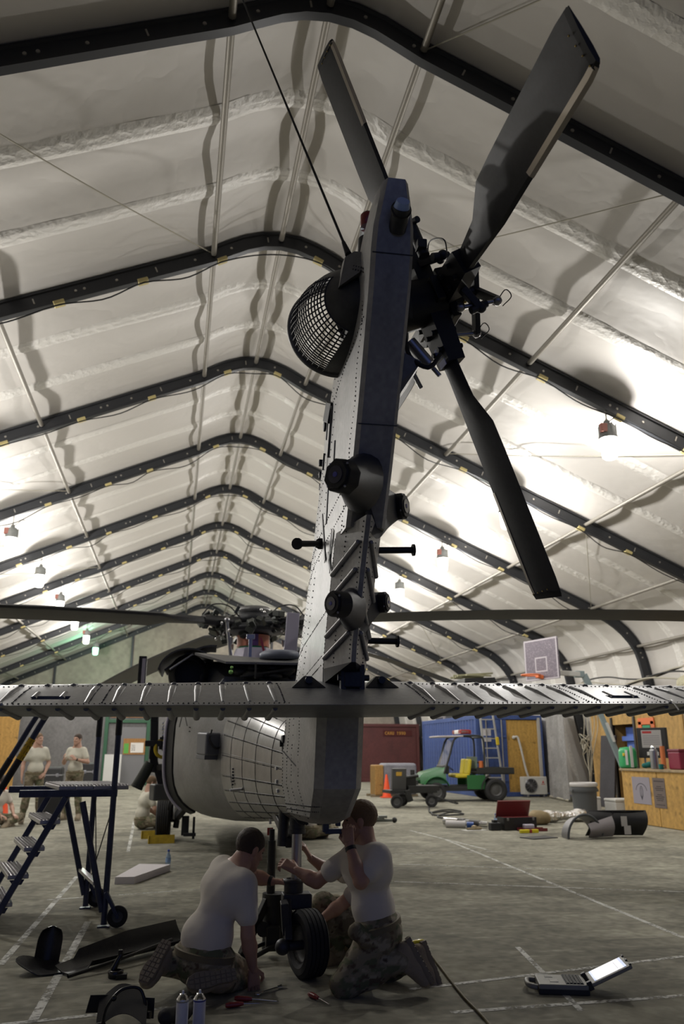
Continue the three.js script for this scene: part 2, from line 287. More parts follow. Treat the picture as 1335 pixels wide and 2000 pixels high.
// ---------------------------------------------------------------- helicopter (x right, y up, z aft; origin under the tail wheel)
const H = thing('helicopter', 'grey military rescue helicopter seen from behind, tail fin and rotors filling the shelter', 'helicopter');
H.position.set(.93, 0, -5.8); H.rotation.y = -.033; H.updateMatrixWorld();
const hInv = H.matrixWorld.clone().invert();
const camH = V(0, CAM_H, 0).applyMatrix4(hInv);
const rayH = (px, py) => rayOf(px, py).transformDirection(hInv);
const hs = (px, py, s) => { const d = rayH(px, py); return camH.clone().addScaledVector(d, (s - camH.z) / d.z); };
const hx = (px, py, x) => { const d = rayH(px, py); return camH.clone().addScaledVector(d, (x - camH.x) / d.x); };
const P = {
  grey: mat(.19, .19, .19, { rough: .42, metal: .2, map: rep(T.grime, .9), bump: rep(T.grain, 3), bs: .0004 }),
  silver: mat(.30, .295, .285, { rough: .36, metal: .55, map: rep(T.grime, 1.2) }),
  fin: mat(.40, .395, .39, { rough: .42, metal: .12, map: rep(T.grime, 1.1), bump: rep(T.grain, 3), bs: .0003 }),
  navy: mat(.032, .036, .05, { rough: .62, metal: 0, map: rep(T.grime, 1.5) }),
  dark: mat(.045, .047, .052, { rough: .5, metal: .2, map: rep(T.grime, 1.5) }),
  blade: mat(.032, .033, .037, { rough: .5, map: rep(T.grime, 2) }),
  strip: mat(.55, .50, .43, { rough: .35, metal: .7 }),
  bead: mat(.22, .225, .235, { rough: .42, metal: .2, map: rep(T.grime, 1.4) }),
  rivet: mat(.02, .02, .022, { rough: .5 }),
  red: mat(.28, .02, .015, { rough: .25, coat: .6 }), orange: mat(.7, .17, .05, { rough: .5 }), yellow: mat(.62, .46, .02, { rough: .5 }),
  glass: mat(.85, .9, .95, { rough: .05, trans: .9 }), sticker: mat(.42, .44, .66, { rough: .6 }), white: mat(.62, .62, .6, { rough: .5 }),
  gold: mat(.6, .45, .16, { rough: .25, metal: 1 }), greenTape: mat(.02, .3, .13, { rough: .4 }), lav: mat(.36, .34, .42, { rough: .5 }),
};
const lerpT = (tab, y) => { for (let i = 0; i + 1 < tab.length; i++) if (y <= tab[i + 1][0]) { const [a, b] = [tab[i], tab[i + 1]], k = Math.max(0, (y - a[0]) / (b[0] - a[0])); return a[1] + (b[1] - a[1]) * k; } return tab[tab.length - 1][1]; };
const zLE = y => lerpT([[1.7, -.75], [1.94, -.4], [2.42, .25], [2.96, .78], [3.4, 1.24], [3.62, 1.62], [3.95, 2.45]], y);
const zTE = y => lerpT([[1.7, 1.36], [1.8, 1.44], [1.97, 1.6], [2.2, 1.79], [2.45, 2.0], [2.7, 2.2], [2.95, 2.36], [3.25, 2.55], [3.5, 2.69], [3.8, 2.8], [3.95, 2.84]], y);
const zTC = y => lerpT([[1.8, 1.74], [1.94, 1.79], [2.13, 1.92], [2.32, 2.05], [2.52, 2.2]], y);         // sharp edge of the rear panel
const zSeam = y => zTC(y) - .42;
const rivetSpots = [];                                                // [x, y, z, nx, ny, nz]
{ // vertical fin: main box and blunt upper trailing face
  const ring = y => { const l = zLE(y), top = Math.max(0, (y - 3.72) / .23), t = .118 * (1 - .35 * top), low = y < 2.5, e = low ? zSeam(y) : zTE(y), te = low ? .112 : .10 * (1 - .4 * top), c = e - l;
    const L = [[0, l], [-t * .5, l + .03], [-t * .85, l + .12 * c], [-t, l + .35 * c], [-t * .98, l + .65 * c], [-te, e - .03], [-te + .02, e]];
    return [...L, ...L.slice(1).reverse().map(([x, z]) => [-x, z])].map(([x, z]) => V(x + .015, y, z)); };
  const ys = [1.7, 1.85, 2.0, 2.2, 2.35, 2.499, 2.501, 2.6, 2.75, 2.95, 3.15, 3.35, 3.5, 3.65, 3.75, 3.85, 3.91, 3.95];
  const f = add('vertical_fin', loft(ys.map(ring), { crease: .5 }), P.fin, H);
  const ftop = add('fin_joint_strip', [box(.196, .005, .004, [.015, 3.62, zTE(3.62) + .001]), box(.196, .005, .004, [.015, 2.93, zTE(2.93) + .001])], P.dark, f);
  // panel edges and rivets on the port side
  for (let y = 1.78; y < 3.45; y += .034) for (const k of [.07, .2, .33, .47]) { const l = zLE(y), e = y < 2.5 ? zSeam(y) : zTE(y), c = e - l; rivetSpots.push([-.118 * (k < .1 ? .75 : 1) + .012, y, l + k * c, -1, 0, 0]); }
  for (let y = 1.72; y < 3.5; y += .021) { const e = y < 2.5 ? zSeam(y) + .01 : zTE(y) - .14 - .02 * Math.sin(y * 20); rivetSpots.push([-.105, y, e, -1, 0, 0]); if (y > 2.5) rivetSpots.push([.135, y, e, 1, 0, 0]); }
  for (const y0 of [1.78, 1.83, 2.5, 2.62, 3.28, 2.06]) for (let k = .08; k < .95; k += .022) { const y = y0 + k * .12, l = zLE(y), e = y < 2.5 ? zSeam(y) : zTE(y); rivetSpots.push([-.106, y, l + k * (e - l), -1, 0, 0]); }
  for (let k = 0; k < 90; k++) rivetSpots.push([-.1, 1.74 + rnd() * .18, zLE(1.85) + .1 + rnd() * .5, -1, 0, 0]);
  add('fin_access_panel', [box(.012, .30, .16, [-.108, 3.22, 1.55], [0.5, 0, 0]), box(.016, .14, .055, [-.112, 3.24, 1.54], [0.5, 0, 0])], P.silver, f);
  add('access_latch', [lathe([[0, 0], [.035, 0], [.035, .012], [.02, .014], [0, .014]], [-.118, 3.26, 1.52], [0, 0, Math.PI / 2]), box(.01, .1, .012, [-.12, 3.06, 1.45], [.5, 0, 0])], P.dark, f);
  for (let k = 0; k < 3; k++) add('leading_edge_fitting', box(.05, .04, .03, [-.05 - k * .01, 3.08 + k * .06, zLE(3.08 + k * .06) + .02]), P.dark, f);
  // worn pale unit letters on the port side: a chevron and two strokes
  const mark = mat(.24, .235, .23, { rough: .5 });
  for (const [y, z, h, a] of [[2.95, 1.72, .26, .95], [2.82, 1.5, .3, .95], [2.86, 1.8, .16, 0], [2.62, 1.36, .34, .2], [2.5, 1.62, .2, 1.2], [2.42, 1.58, .14, 0]]) add('worn_marking', box(.004, h, .035, [-.105, y, z], [a - .6, 0, 0], 0), mark, f);
  // blunt top cap with tail light
  const tl = hx(784, 405, .03);
  const light = add('tail_light', [rod(tl.clone().add(V(0, -.05, -.1)), tl, .042, .042, 18)], P.dark, H);
  add('light_lens', [rod(tl, tl.clone().add(V(0, .012, .03)), .038, .03, 18)], mat(.35, .5, .85, { rough: .1, coat: 1 }), light);
  add('light_bezel', [lathe([[.04, 0], [.048, .003], [.048, .014], [.04, .016]], [tl.x, tl.y - .005, tl.z - .02], [Math.PI / 2, 0, 0])], M.black, light);
}
{ // rear panel of the fin with pressed ribs
  const yb = 1.86, yt = 2.52, ring = y => { const s = zSeam(y) + .002, e = zTC(y); return [V(-.098, y, s), V(-.105, y, s + .05), V(-.012 - .002, y, e), V(.012 - .002, y, e), V(.135, y, s + .05), V(.128, y, s)]; };
  const cut = y => { const r = ring(y); return r; };
  const ys = []; for (let k = 0; k <= 8; k++) ys.push(yb + (yt - yb) * k / 8);
  const rp = add('fin_rear_panel', loft(ys.map(cut), { crease: .3 }), P.fin, H);
  const lower = add('panel_lower_fairing', loft([[...ring(1.86)], [V(-.09, 1.79, zSeam(1.8)), V(-.09, 1.79, zSeam(1.8) + .04), V(-.06, 1.81, zSeam(1.8) + .1), V(.08, 1.81, zSeam(1.8) + .1), V(.12, 1.79, zSeam(1.8) + .04), V(.12, 1.79, zSeam(1.8))]], { crease: .3 }), P.dark, rp);
  for (const y of [2.36, 2.24, 2.06, 1.95]) for (const sd of [-1, 1]) {
    const at = (k, up) => { const yy = y + up, s = zSeam(yy), e = zTC(yy), x = .105 * (1 - k) + .02; return V(sd * x + .015 - .017 * k, yy, s + .05 + k * (e - s - .05)); };
    add('pressed_rib', [rod(at(.06, -.035), at(.86, .055), .014, .012, 10), ball(.014, at(.06, -.035).toArray()), ball(.012, at(.86, .055).toArray())], P.fin, rp);
  }
  for (let y = yb; y < yt; y += .022) for (const sd of [-1, 1]) { rivetSpots.push([sd * .02 + .015, y, zTC(y) - .025, sd, 0, .3]); rivetSpots.push([sd * .112 + .015, y, zSeam(y) + .03, sd, 0, .2]); rivetSpots.push([sd * .07 + .015, y, zSeam(y) + .19, sd, 0, .3]); }
}
{ // warning sensors: two on the upper trailing face, two on the rear panel
  const pod = (name, c, dir, base, r, hex) => {
    const o = add(name, loft([0, .35, .7, 1].map(k => { const p = base.clone().lerp(c, k), rad = r * (2.1 - 1.05 * Math.pow(k, .8)), ax = dir.clone().normalize(), u = V(0, 1, 0).cross(ax).normalize(), v = ax.clone().cross(u), R = []; for (let j = 0; j < 20; j++) R.push(p.clone().addScaledVector(u, Math.cos(j * .31416) * rad * (1 - .15 * k)).addScaledVector(v, Math.sin(j * .31416) * rad * (1.15 - .15 * k))); return R; }), { crease: 1 }), P.navy, H);
    const ax = dir.clone().normalize(), e = c.clone().addScaledVector(ax, .035);
    add('sensor_ring', [rod(c.clone().addScaledVector(ax, -.03), e, r * 1.18, r * 1.18, hex ? 8 : 20), rod(e, e.clone().addScaledVector(ax, .012), r * 1.0, r * .95, hex ? 8 : 20)], M.black, o);
    add('sensor_window', rod(e, e.clone().addScaledVector(ax, .016), r * .62, r * .6, 18), mat(.02, .02, .05, { rough: .06, coat: 1 }), o);
    add('window_glint_ring', [rod(e, e.clone().addScaledVector(ax, .018), r * .2, r * .18, 12)], mat(.12, .12, .4, { rough: .1 }), o);
    for (let k = 0; k < 4; k++) { const u = V(0, 1, 0).cross(ax).normalize(), v = ax.clone().cross(u), q = e.clone().addScaledVector(u, Math.cos(k * 1.57 + .6) * r * 1.05).addScaledVector(v, Math.sin(k * 1.57 + .6) * r * 1.05); add('ring_screw', ball(.006, q.toArray(), [1, 1, 1], 8), M.steel, o); }
  };
  pod('missile_sensor_pod', hx(669, 931, -.20), V(-.75, -.05, .62), V(-.03, 2.7, 2.16), .066, true);
  pod('missile_sensor_pod', hx(777, 990, .27), V(.8, -.02, .55), V(.06, 2.6, 2.06), .066, true);
  pod('radar_warning_pod', hx(662, 1180, -.17), V(-.8, -.05, .5), V(-.01, 2.13, 1.78), .05, false);
  pod('radar_warning_pod', hx(742, 1177, .2), V(.85, 0, .5), V(.05, 2.13, 1.76), .05, false);
  const foot = (a, b, nm) => { const o = add('foot_peg', [rod(a, b, .018, .018, 10), rod(b, b.clone().add(b.clone().sub(a).normalize().multiplyScalar(.012)), .034, .034, 12), rod(a, a.clone().lerp(b, .08), .034, .034, 12)], M.black, H); };
  foot(hx(628, 1062, -.1), hx(581, 1062, -.27)); foot(V(.13, 2.47, 1.7), V(.34, 2.48, 1.7)); foot(V(.13, 2.03, 1.32), V(.33, 2.03, 1.32));
}
{ // tail gearbox fairing with perforated screen, open towards the front
  const c0 = V(-.11, 3.70, 1.86), c1 = V(-.05, 3.58, 2.5), n = 40, prof = [[0, .262], [.12, .268], [.3, .262], [.5, .24], [.7, .195], [.86, .135], [.96, .08], [1, .03]];
  const pt = (a, k) => { const r = lerpT(prof, k), c = c0.clone().lerp(c1, k); return V(c.x + Math.cos(a) * r, c.y + Math.sin(a) * r * 1.05, c.z); };
  const a0 = Math.PI * .78, a1 = Math.PI * 1.4, k1 = .74;            // the opening that the screen fills, on the port side below
  const shell = [grid(36, 16, (u, v) => pt(a1 + (a0 + Math.PI * 2 - a1) * u, v), .008), grid(20, 8, (u, v) => pt(a0 + (a1 - a0) * u, k1 + (1 - k1) * v), .008)];
  const sh = add('gearbox_fairing', shell, P.dark, H);
  const rimPts = []; for (let k = 0; k < 40; k++) { const p = pt(k / 40 * Math.PI * 2, 0); rimPts.push(p); }
  add('fairing_rim', fin(new THREE.TubeGeometry(new THREE.CatmullRomCurve3(rimPts, true), 80, .018, 8, true)), P.grey, sh);
  const wires = []; for (let k = 0; k <= 15; k++) { const a = a0 + (a1 - a0) * k / 15, q = []; for (let j = 0; j <= 6; j++) q.push(pt(a, .01 + j / 6 * (k1 - .01))); wires.push(tube(q, .0042, 8, 5)); }
  for (let j = 0; j <= 17; j++) { const q = []; for (let k = 0; k <= 10; k++) q.push(pt(a0 + (a1 - a0) * k / 10, .01 + (k1 - .01) * j / 17)); wires.push(tube(q, .0042, 14, 5)); }
  add('perforated_screen', wires, P.dark, sh);
  const inner = [rod([-.0, 3.72, 2.45], [-.0, 3.7, 2.1], .08, .06, 14), rod([-.08, 3.76, 2.3], [-.18, 3.66, 2.15], .014), rod([-.18, 3.66, 2.15], [-.1, 3.56, 2.05], .014), ball(.045, [-.13, 3.68, 2.2]), rod([-.0, 3.72, 2.1], [-.0, 3.66, 1.8], .026)];
  add('gearbox_core', inner, M.black, sh);
  // antenna bracket, whip antenna, beacon
  const b0 = hx(680, 497, -.14);
  const br = add('antenna_bracket', loft([[V(b0.x - .02, b0.y - .03, b0.z + .02), V(b0.x + .02, b0.y - .02, b0.z + .06), V(b0.x + .02, b0.y - .0, b0.z - .04), V(b0.x - .02, b0.y - .01, b0.z - .06)], [V(b0.x - .05, b0.y - .2, b0.z + .02), V(b0.x + .14, b0.y - .12, b0.z + .2), V(b0.x + .14, b0.y - .1, b0.z - .08), V(b0.x - .05, b0.y - .18, b0.z - .1)]], { crease: .2 }), P.grey, H);
  for (let k = 0; k < 14; k++) rivetSpots.push([b0.x - .035 + .012 * (k % 7), b0.y - .11 - .02 * Math.floor(k / 7) - .01 * (k % 7), b0.z + .07 + .012 * (k % 7), -.6, -.3, .7]);
  const w1 = hs(474, 0, 1.75), w2 = b0.clone().add(w1.clone().sub(b0).multiplyScalar(1.25));
  add('whip_antenna', [rod(b0, w2, .0075, .0055, 8), rod(b0, b0.clone().lerp(w2, .03), .018, .01, 10)], M.black, H);
  const bc = hx(718, 462, -.04);
  const be = add('beacon_base', rod(bc.clone().add(V(0, -.14, 0)), bc.clone().add(V(0, -.02, 0)), .055, .05, 16), P.dark, H);
  add('beacon_clear_lens', rod(bc.clone().add(V(0, -.02, 0)), bc.clone().add(V(0, .05, 0)), .045, .04, 16), P.glass, be);
  add('beacon_red_cap', lathe([[0, .085], [.03, .083], [.038, .07], [.038, 0], [0, 0]], [bc.x, bc.y + .05, bc.z]), P.red, be);
  
  add('cooling_duct', box(.06, .12, .1, [-.1, 3.3, 1.62], [.5, .2, 0]), M.black, H);
}
{ // tail rotor: four blades on the starboard side, canted
  const cant = .339, hub = V(.39, 3.77, 2.15), nx = V(Math.cos(cant), Math.sin(cant), 0), e2 = V(-Math.sin(cant), Math.cos(cant), 0), ez = V(0, 0, 1), ph0 = .03;
  const R = [[.16, .10, .05, .085], [.30, .11, .055, .075], [.44, .125, .06, .05], [.60, .15, .07, .036], [.78, .245, .082, .03], [.95, .25, .082, .03], [1.2, .25, .082, .027], [1.45, .25, .082, .025], [1.62, .25, .082, .024], [1.675, .235, .075, .02]];
  for (let b = 0; b < 4; b++) {
    const ph = ph0 + b * Math.PI / 2, d = e2.clone().multiplyScalar(Math.cos(ph)).addScaledVector(ez, Math.sin(ph)), lead = e2.clone().multiplyScalar(-Math.sin(ph)).addScaledVector(ez, Math.cos(ph)).applyAxisAngle(d, 0), pit = [.2, .2, -.12, .1][b], le = lead.clone().multiplyScalar(Math.cos(pit)).addScaledVector(nx, Math.sin(pit)), th = d.clone().cross(le).normalize();
    const off = hub.clone().addScaledVector(nx, .05 * (b % 2 ? 1 : -1));
    const sec = ([r, c, l, t]) => [[1, 0], [.93, .42], [.7, .5], [.35, .36], [0, .06], [0, -.06], [.35, -.36], [.7, -.5], [.93, -.42]].map(([u, w]) => off.clone().addScaledVector(d, r + (r > 1.65 ? (1 - u) * .03 : 0)).addScaledVector(le, l - c * (1 - u)).addScaledVector(th, w * t));
    const bl = add('tail_rotor_blade', loft(R.map(sec), { crease: .5 }), P.blade, H);
    const strip = R.slice(6).map(([r, c, l, t]) => [[1.012, 0], [.95, .44], [.86, .52], [.86, -.52], [.95, -.44]].map(([u, w]) => off.clone().addScaledVector(d, r - (r > 1.6 ? .006 : 0) - (r < 1.3 ? .1 : 0)).addScaledVector(le, l - c * (1 - u)).addScaledVector(th, w * t)));
    add('erosion_strip', loft(strip, { crease: .4 }), P.strip, bl);
    add('tip_cap', loft([[1.655, .24, .078, .03], [1.685, .225, .07, .024]].map(sec), { crease: .4 }), M.black, bl);
    const tipw = []; for (let k = 0; k < 4; k++) tipw.push(ball(.0045, off.clone().addScaledVector(d, 1.66).addScaledVector(le, .05 - k * .045).addScaledVector(th, -.016).toArray(), [1, 1, 1], 8)); add('tip_weights', tipw, P.gold, bl);
    // root cuff, pitch horn, bolts
    const at = (r, l, n2) => off.clone().addScaledVector(d, r).addScaledVector(le, l).addScaledVector(th, n2);
    const cf = add('root_cuff', [loft([.1, .2, .38].map((r, i) => [[.07, .055], [.07, -.055], [-.075, -.055], [-.075, .055]].map(([l, w]) => at(r, l * (i === 2 ? .9 : 1), w * (i === 2 ? .9 : 1)))), { crease: .2 })], M.black, bl);
    add('cuff_bolts', [-.04, .03].flatMap(l => [.2, .3].map(r => rod(at(r, l, -.075), at(r, l, .075), .014, .014, 8))), M.black, cf);
    add('pitch_horn', [bar(at(.2, .06, 0), at(.16, .18, .05), .045, .04, nx), rod(at(.16, .18, 0), at(.16, .18, .1), .022), ball(.028, at(.16, .19, .06).toArray())], P.dark, bl);
    if (b === 2) { const q = at(.31, -.01, -.062); add('blue_sticker', box(.05, .06, .004, [0, 0, 0]).applyQuaternion(new THREE.Quaternion().setFromRotationMatrix(new THREE.Matrix4().makeBasis(le, d, le.clone().cross(d)))).translate(q.x, q.y, q.z), mat(.08, .12, .45, { rough: .5 }), cf); const q2 = at(.37, -.01, -.058); add('white_sticker', box(.07, .035, .004, [0, 0, 0]).applyQuaternion(new THREE.Quaternion().setFromRotationMatrix(new THREE.Matrix4().makeBasis(le, d, le.clone().cross(d)))).translate(q2.x, q2.y, q2.z), P.sticker, cf); }
  }
  const hb = add('tail_rotor_hub', [rod(V(.08, 3.66, 2.15), hub.clone().addScaledVector(nx, .02), .15, .12, 20), rod(hub.clone().addScaledVector(nx, -.09), hub.clone().addScaledVector(nx, .13), .11, .09, 18), box(.05, .3, .14, [0, 0, 0]).applyQuaternion(new THREE.Quaternion().setFromAxisAngle(ez, cant)).translate(hub.x + .05, hub.y + .02, hub.z), box(.05, .14, .3, [0, 0, 0]).applyQuaternion(new THREE.Quaternion().setFromAxisAngle(ez, cant)).translate(hub.x - .03, hub.y - .01, hub.z)], M.black, H);
  add('output_gearbox', [lathe([[0, 0], [.13, 0], [.15, .04], [.15, .1], [.12, .13], [.12, .2], [0, .2]], [.1, 3.68, 2.15], [0, 0, -Math.PI / 2 + cant]), ball(.11, [.14, 3.56, 2.08])], P.dark, hb);
  const shaftEnd = hub.clone().addScaledVector(nx, .24);
  add('pitch_beam', [rod(hub, shaftEnd, .035, .03, 12), ...[0, 1, 2, 3].map(b => { const ph = ph0 + b * Math.PI / 2 + .75, d = e2.clone().multiplyScalar(Math.cos(ph)).addScaledVector(ez, Math.sin(ph)); return bar(shaftEnd, shaftEnd.clone().addScaledVector(d, .24), .05, .03, nx); })], P.dark, hb);
  for (let b = 0; b < 4; b++) { const ph = ph0 + b * Math.PI / 2 + .75, d = e2.clone().multiplyScalar(Math.cos(ph)).addScaledVector(ez, Math.sin(ph)), a = shaftEnd.clone().addScaledVector(d, .24), c = hub.clone().addScaledVector(d, .21).addScaledVector(nx, .04); add('pitch_link', [rod(a, c, .012, .012, 8), ball(.026, a.toArray()), ball(.024, c.toArray())], M.steel, hb);
    add('safety_wire_loop', tube([a, a.clone().add(V(.03, .04, .05)), a.clone().add(V(.05, -.01, .07)), a.clone().add(V(.02, -.04, .02))], .003, 18, 5), M.black, hb); }
  add('hub_bolts', [...Array(10).keys()].map(k => { const ph = k * .628, d = e2.clone().multiplyScalar(Math.cos(ph)).addScaledVector(ez, Math.sin(ph)), c = hub.clone().addScaledVector(d, .085).addScaledVector(nx, .13); return ball(.014, c.toArray(), [1, 1, 1], 8); }), P.gold, hb);
  for (const [a, b] of [[V(.2, 3.42, 2.3), V(.3, 3.3, 2.3)], [V(.14, 3.5, 2.2), V(.26, 3.36, 2.1)]]) add('servo_cylinder', [rod(a, b, .03, .03, 12), rod(a.clone().lerp(b, 1), a.clone().lerp(b, 1.5), .012, .012, 8)], M.steel, hb);
  add('hydraulic_hose', tube([V(.17, 3.47, 2.3), V(.19, 3.3, 2.35), V(.27, 3.24, 2.38), V(.34, 3.33, 2.36)], .012, 20, 8), M.black, hb); add('hydraulic_hose', [tube([V(.13, 3.95, 2.2), V(.16, 4.05, 2.25), V(.2, 3.98, 2.3), V(.2, 3.8, 2.34)], .006, 20, 6)], M.black, hb);
  add('deice_cable_loop', tube([hx(835, 505, .4), hx(836, 478, .4), hx(850, 466, .4), hx(868, 470, .42), hx(872, 490, .45)], .004, 24, 6), M.black, hb);
  add('upper_servo', [rod(hx(803, 440, .2), hx(828, 500, .26), .028, .03, 12), rod(hx(803, 436, .2), hx(815, 428, .22), .018), box(.05, .05, .06, hx(822, 480, .24).toArray())], P.dark, hb);
  add('gearbox_skirt', loft([[V(.1, 3.32, 2.0), V(.1, 3.32, 2.4), V(.24, 3.28, 2.36), V(.24, 3.28, 2.05)], [V(.1, 3.12, 2.1), V(.1, 3.12, 2.36), V(.14, 3.12, 2.34), V(.14, 3.12, 2.12)]], { crease: .2 }), P.grey, H);
}
{ // tail pylon base, tail cone, transition, cabin
  const side = (y, hwF, zf, hwA, za) => [V(-hwF, y, zf), V(-hwF * .98, y, zf + .05), V(-hwA - .02, y, za - .06), V(-hwA + .03, y, za), V(hwA - .03 + .04, y, za), V(hwA + .05, y, za - .06), V(hwF * .98, y, zf + .05), V(hwF, y, zf)];
  const pb = add('pylon_base', loft([side(1.0, .12, .36, .05, .72), side(1.05, .19, .36, .085, .92), side(1.22, .225, .36, .10, 1.2), side(1.4, .225, .36, .10, 1.25), side(1.6, .21, .36, .10, 1.3), side(1.74, .19, .36, .10, 1.37)], { crease: .5 }), P.fin, H);
  for (let y = 1.04; y < 1.66; y += .02) { for (const [k, x] of [[.02, -.222], [.16, -.205], [.3, -.19], [.5, -.165]]) if (k < .3 || rnd() < .8) rivetSpots.push([x - (y > 1.2 ? 0 : -.03), y, .36 + k * .86, -1, 0, .1]); }
  for (let k = 0; k < 60; k++) { const u = k / 60; rivetSpots.push([-.21 + .1 * u, 1.07 + .02 * u, .38 + .75 * u, -1, -.2, 0]); rivetSpots.push([-.2 + .09 * u, 1.1 + .02 * u, .38 + .75 * u, -1, 0, 0]); if (k < 34) rivetSpots.push([-.215 + .05 * u, 1.42 - .15 * u, .4 + .6 * u, -1, 0, 0]); }
  add('hinge_fitting', [box(.06, .05, .1, [-.2, 1.5, .33]), box(.05, .04, .07, [-.2, 1.44, .3]), rod([-.24, 1.47, .3], [-.16, 1.47, .3], .02)], P.dark, pb);
  add('drain_bracket', [box(.04, .1, .05, [.05, .98, .45]), box(.11, .03, .05, [.1, .935, .45]), box(.03, .05, .04, [.13, .99, .45])], mat(.05, .06, .1, { rough: .5 }), pb);
  // tail cone rings: superellipse
  const se = (z, hw, yb, yt, p = 2.6, cx = 0, n = 36) => { const R = []; for (let j = 0; j < n; j++) { const a = j / n * Math.PI * 2, c = Math.cos(a), s = Math.sin(a); R.push(V(cx + hw * Math.sign(c) * Math.pow(Math.abs(c), 2 / p), (yb + yt) / 2 + (yt - yb) / 2 * Math.sign(s) * Math.pow(Math.abs(s), 2 / p), z)); } return R; };
  const coneAt = z => { const k = (.33 - z) / 4.4; return [.205 + .33 * k, .985 - .34 * k, 1.62 + .5 * k]; };
  const cz = [.33, -.2, -.8, -1.5, -2.2, -3, -4.07];
  const tc = add('tail_cone', loft(cz.map(z => se(z, ...coneAt(z), 2.5)), { crease: .8, capA: true }), P.silver, H);
  const onCone = (a, z, o = .002) => { const [hw, yb, yt] = coneAt(z), c = Math.cos(a), s = Math.sin(a); return V((hw + o) * Math.sign(c) * Math.pow(Math.abs(c), .8), (yb + yt) / 2 + ((yt - yb) / 2 + o) * Math.sign(s) * Math.pow(Math.abs(s), .8), z); };
  for (let k = 0; k < 11; k++) { const a = Math.PI * (.62 + k * .075); add('stringer_line', tube([.3, -.8, -2, -3, -4].map(z => onCone(a, z, 0)), .0032, 16, 5), P.dark, tc); for (let z = .3; z > -3.9; z -= .055) { const q = onCone(a + .015, z); rivetSpots.push([q.x, q.y, q.z, Math.cos(a), Math.sin(a), 0]); } }
  for (const z of [-.25, -1.1, -2.0, -3.0]) { const q = []; for (let k = 0; k <= 24; k++) q.push(onCone(Math.PI * (.45 + k / 24 * .95), z, 0)); add('frame_seam', tube(q, .004, 40, 5), P.dark, tc); }
  for (let k = 0; k < 3; k++) add('vent_slot', box(.012, .022, .07, onCone(Math.PI * (1.0 + .055 * k), -.0, .004).toArray(), [0, 0, 0]), P.white, tc);
  const lou = onCone(Math.PI * 1.07, -2.75); add('louvre', [0, 1, 2, 3, 4, 5].map(k => box(.02, .016, .1, [lou.x - .005, lou.y - .075 + k * .03, lou.z])), P.dark, tc);
  const hd = onCone(Math.PI * 1.13, -2.1); add('grab_handle', [rod(hd, hd.clone().add(V(-.1, -.01, -.05)), .014), rod(hd.clone().add(V(-.1, -.01, -.05)), hd.clone().add(V(-.1, -.02, -.22)), .014)], M.steel, tc);
  const teeth = []; for (let k = 0; k < 9; k++) { const q = onCone(Math.PI * (1.32 + k * .022), .28 - k * .05, .002); teeth.push(box(.02, .045, .03, q.toArray(), [0, 0, .5])); } add('keel_teeth', teeth, P.dark, tc);
  const tr = add('transition_section', loft([se(-4.07, .535, .645, 2.12, 2.5), se(-4.6, .74, .6, 2.25, 2.6), se(-5.3, .98, .55, 2.36, 2.9), se(-6.0, 1.13, .52, 2.4, 3.2), se(-6.3, 1.16, .52, 2.4, 3.3)], { crease: .8 }), P.grey, H);
  const cb = add('cabin', loft([se(-6.3, 1.16, .52, 2.4, 3.3), se(-7, 1.18, .5, 2.42, 3.6), se(-9.6, 1.18, .48, 2.42, 3.6), se(-10.6, 1.08, .5, 2.3, 3.2), se(-11.3, .85, .55, 1.75, 2.8), se(-12, .5, .7, 1.4, 2.4), se(-12.3, .12, .9, 1.1, 2)], { crease: .8 }), P.grey, H);
  add('cabin_door_edge', grid(4, 28, (u, v) => { const a = Math.PI * (.72 + .6 * v), c = Math.cos(a), s = Math.sin(a), r = u * .1; return V(-(1.19 + r) * Math.pow(Math.abs(c), .6), 1.46 + (.98 + r * .3) * Math.sign(s) * Math.pow(Math.abs(s), .6), -6.55 - u * .15); }, .05), M.black, cb);
  add('door_rail', tube([...Array(12).keys()].map(k => { const a = Math.PI * (.75 + .52 * k / 11), c = Math.cos(a), s = Math.sin(a); return V(-1.31 * Math.pow(Math.abs(c), .6), 1.46 + 1.0 * Math.sign(s) * Math.pow(Math.abs(s), .6), -6.7); }), .022, 40, 8), P.lav, cb);
  const mk = mat(.07, .068, .066, { rough: .6 });
  add('faint_stencil', [...Array(7).keys()].map(k => box(.045, .012, .004, [-.93 - k * .0, 1.72 - (k % 2) * .05, -4.95 - k * .09], [0, 1.22, 0], 0)), mk, tr);
  add('faint_arrow', [bar([-.965, 1.74, -5.1], [-1.03, 1.96, -5.36], .012, .004), bar([-1.03, 1.96, -5.36], [-1.08, 1.74, -5.62], .012, .004)], mk, tr);
  // dispenser box on the port side of the transition
  const bx = hs(415, 1453, -4.3), d = add('flare_dispenser', [box(.30, .27, .34, [bx.x, bx.y, bx.z], [.04, .35, 0]), box(.3, .05, .3, [bx.x, bx.y - .15, bx.z - .02], [.04, .35, 0])], mat(.12, .125, .14, { rough: .45, metal: .3 }), H);
  add('dispenser_mount', [box(.12, .38, .22, [bx.x + .2, bx.y - .02, bx.z], [0, .35, 0]), rod([bx.x + .1, bx.y + .15, bx.z], [bx.x + .26, bx.y + .18, bx.z - .05], .02), rod([bx.x + .05, bx.y - .17, bx.z + .1], [bx.x + .24, bx.y - .2, bx.z], .02)], P.dark, d);
  add('dispenser_cable', tube([[bx.x - .02, bx.y + .16, bx.z + .16], [bx.x - .04, bx.y + .05, bx.z + .2], [bx.x + .04, bx.y - .05, bx.z + .2], [bx.x + .14, bx.y, bx.z + .1]], .012), M.black, d);
  // belly drain bottle
  const bo = hs(528, 1590, -1.5); const rb = add('drain_hose', rod([bo.x, bo.y + .14, bo.z], [bo.x, bo.y - .08, bo.z], .012), P.white, H); add('red_remove_tag', box(.05, .06, .02, [bo.x, bo.y - .14, bo.z]), P.red, rb);
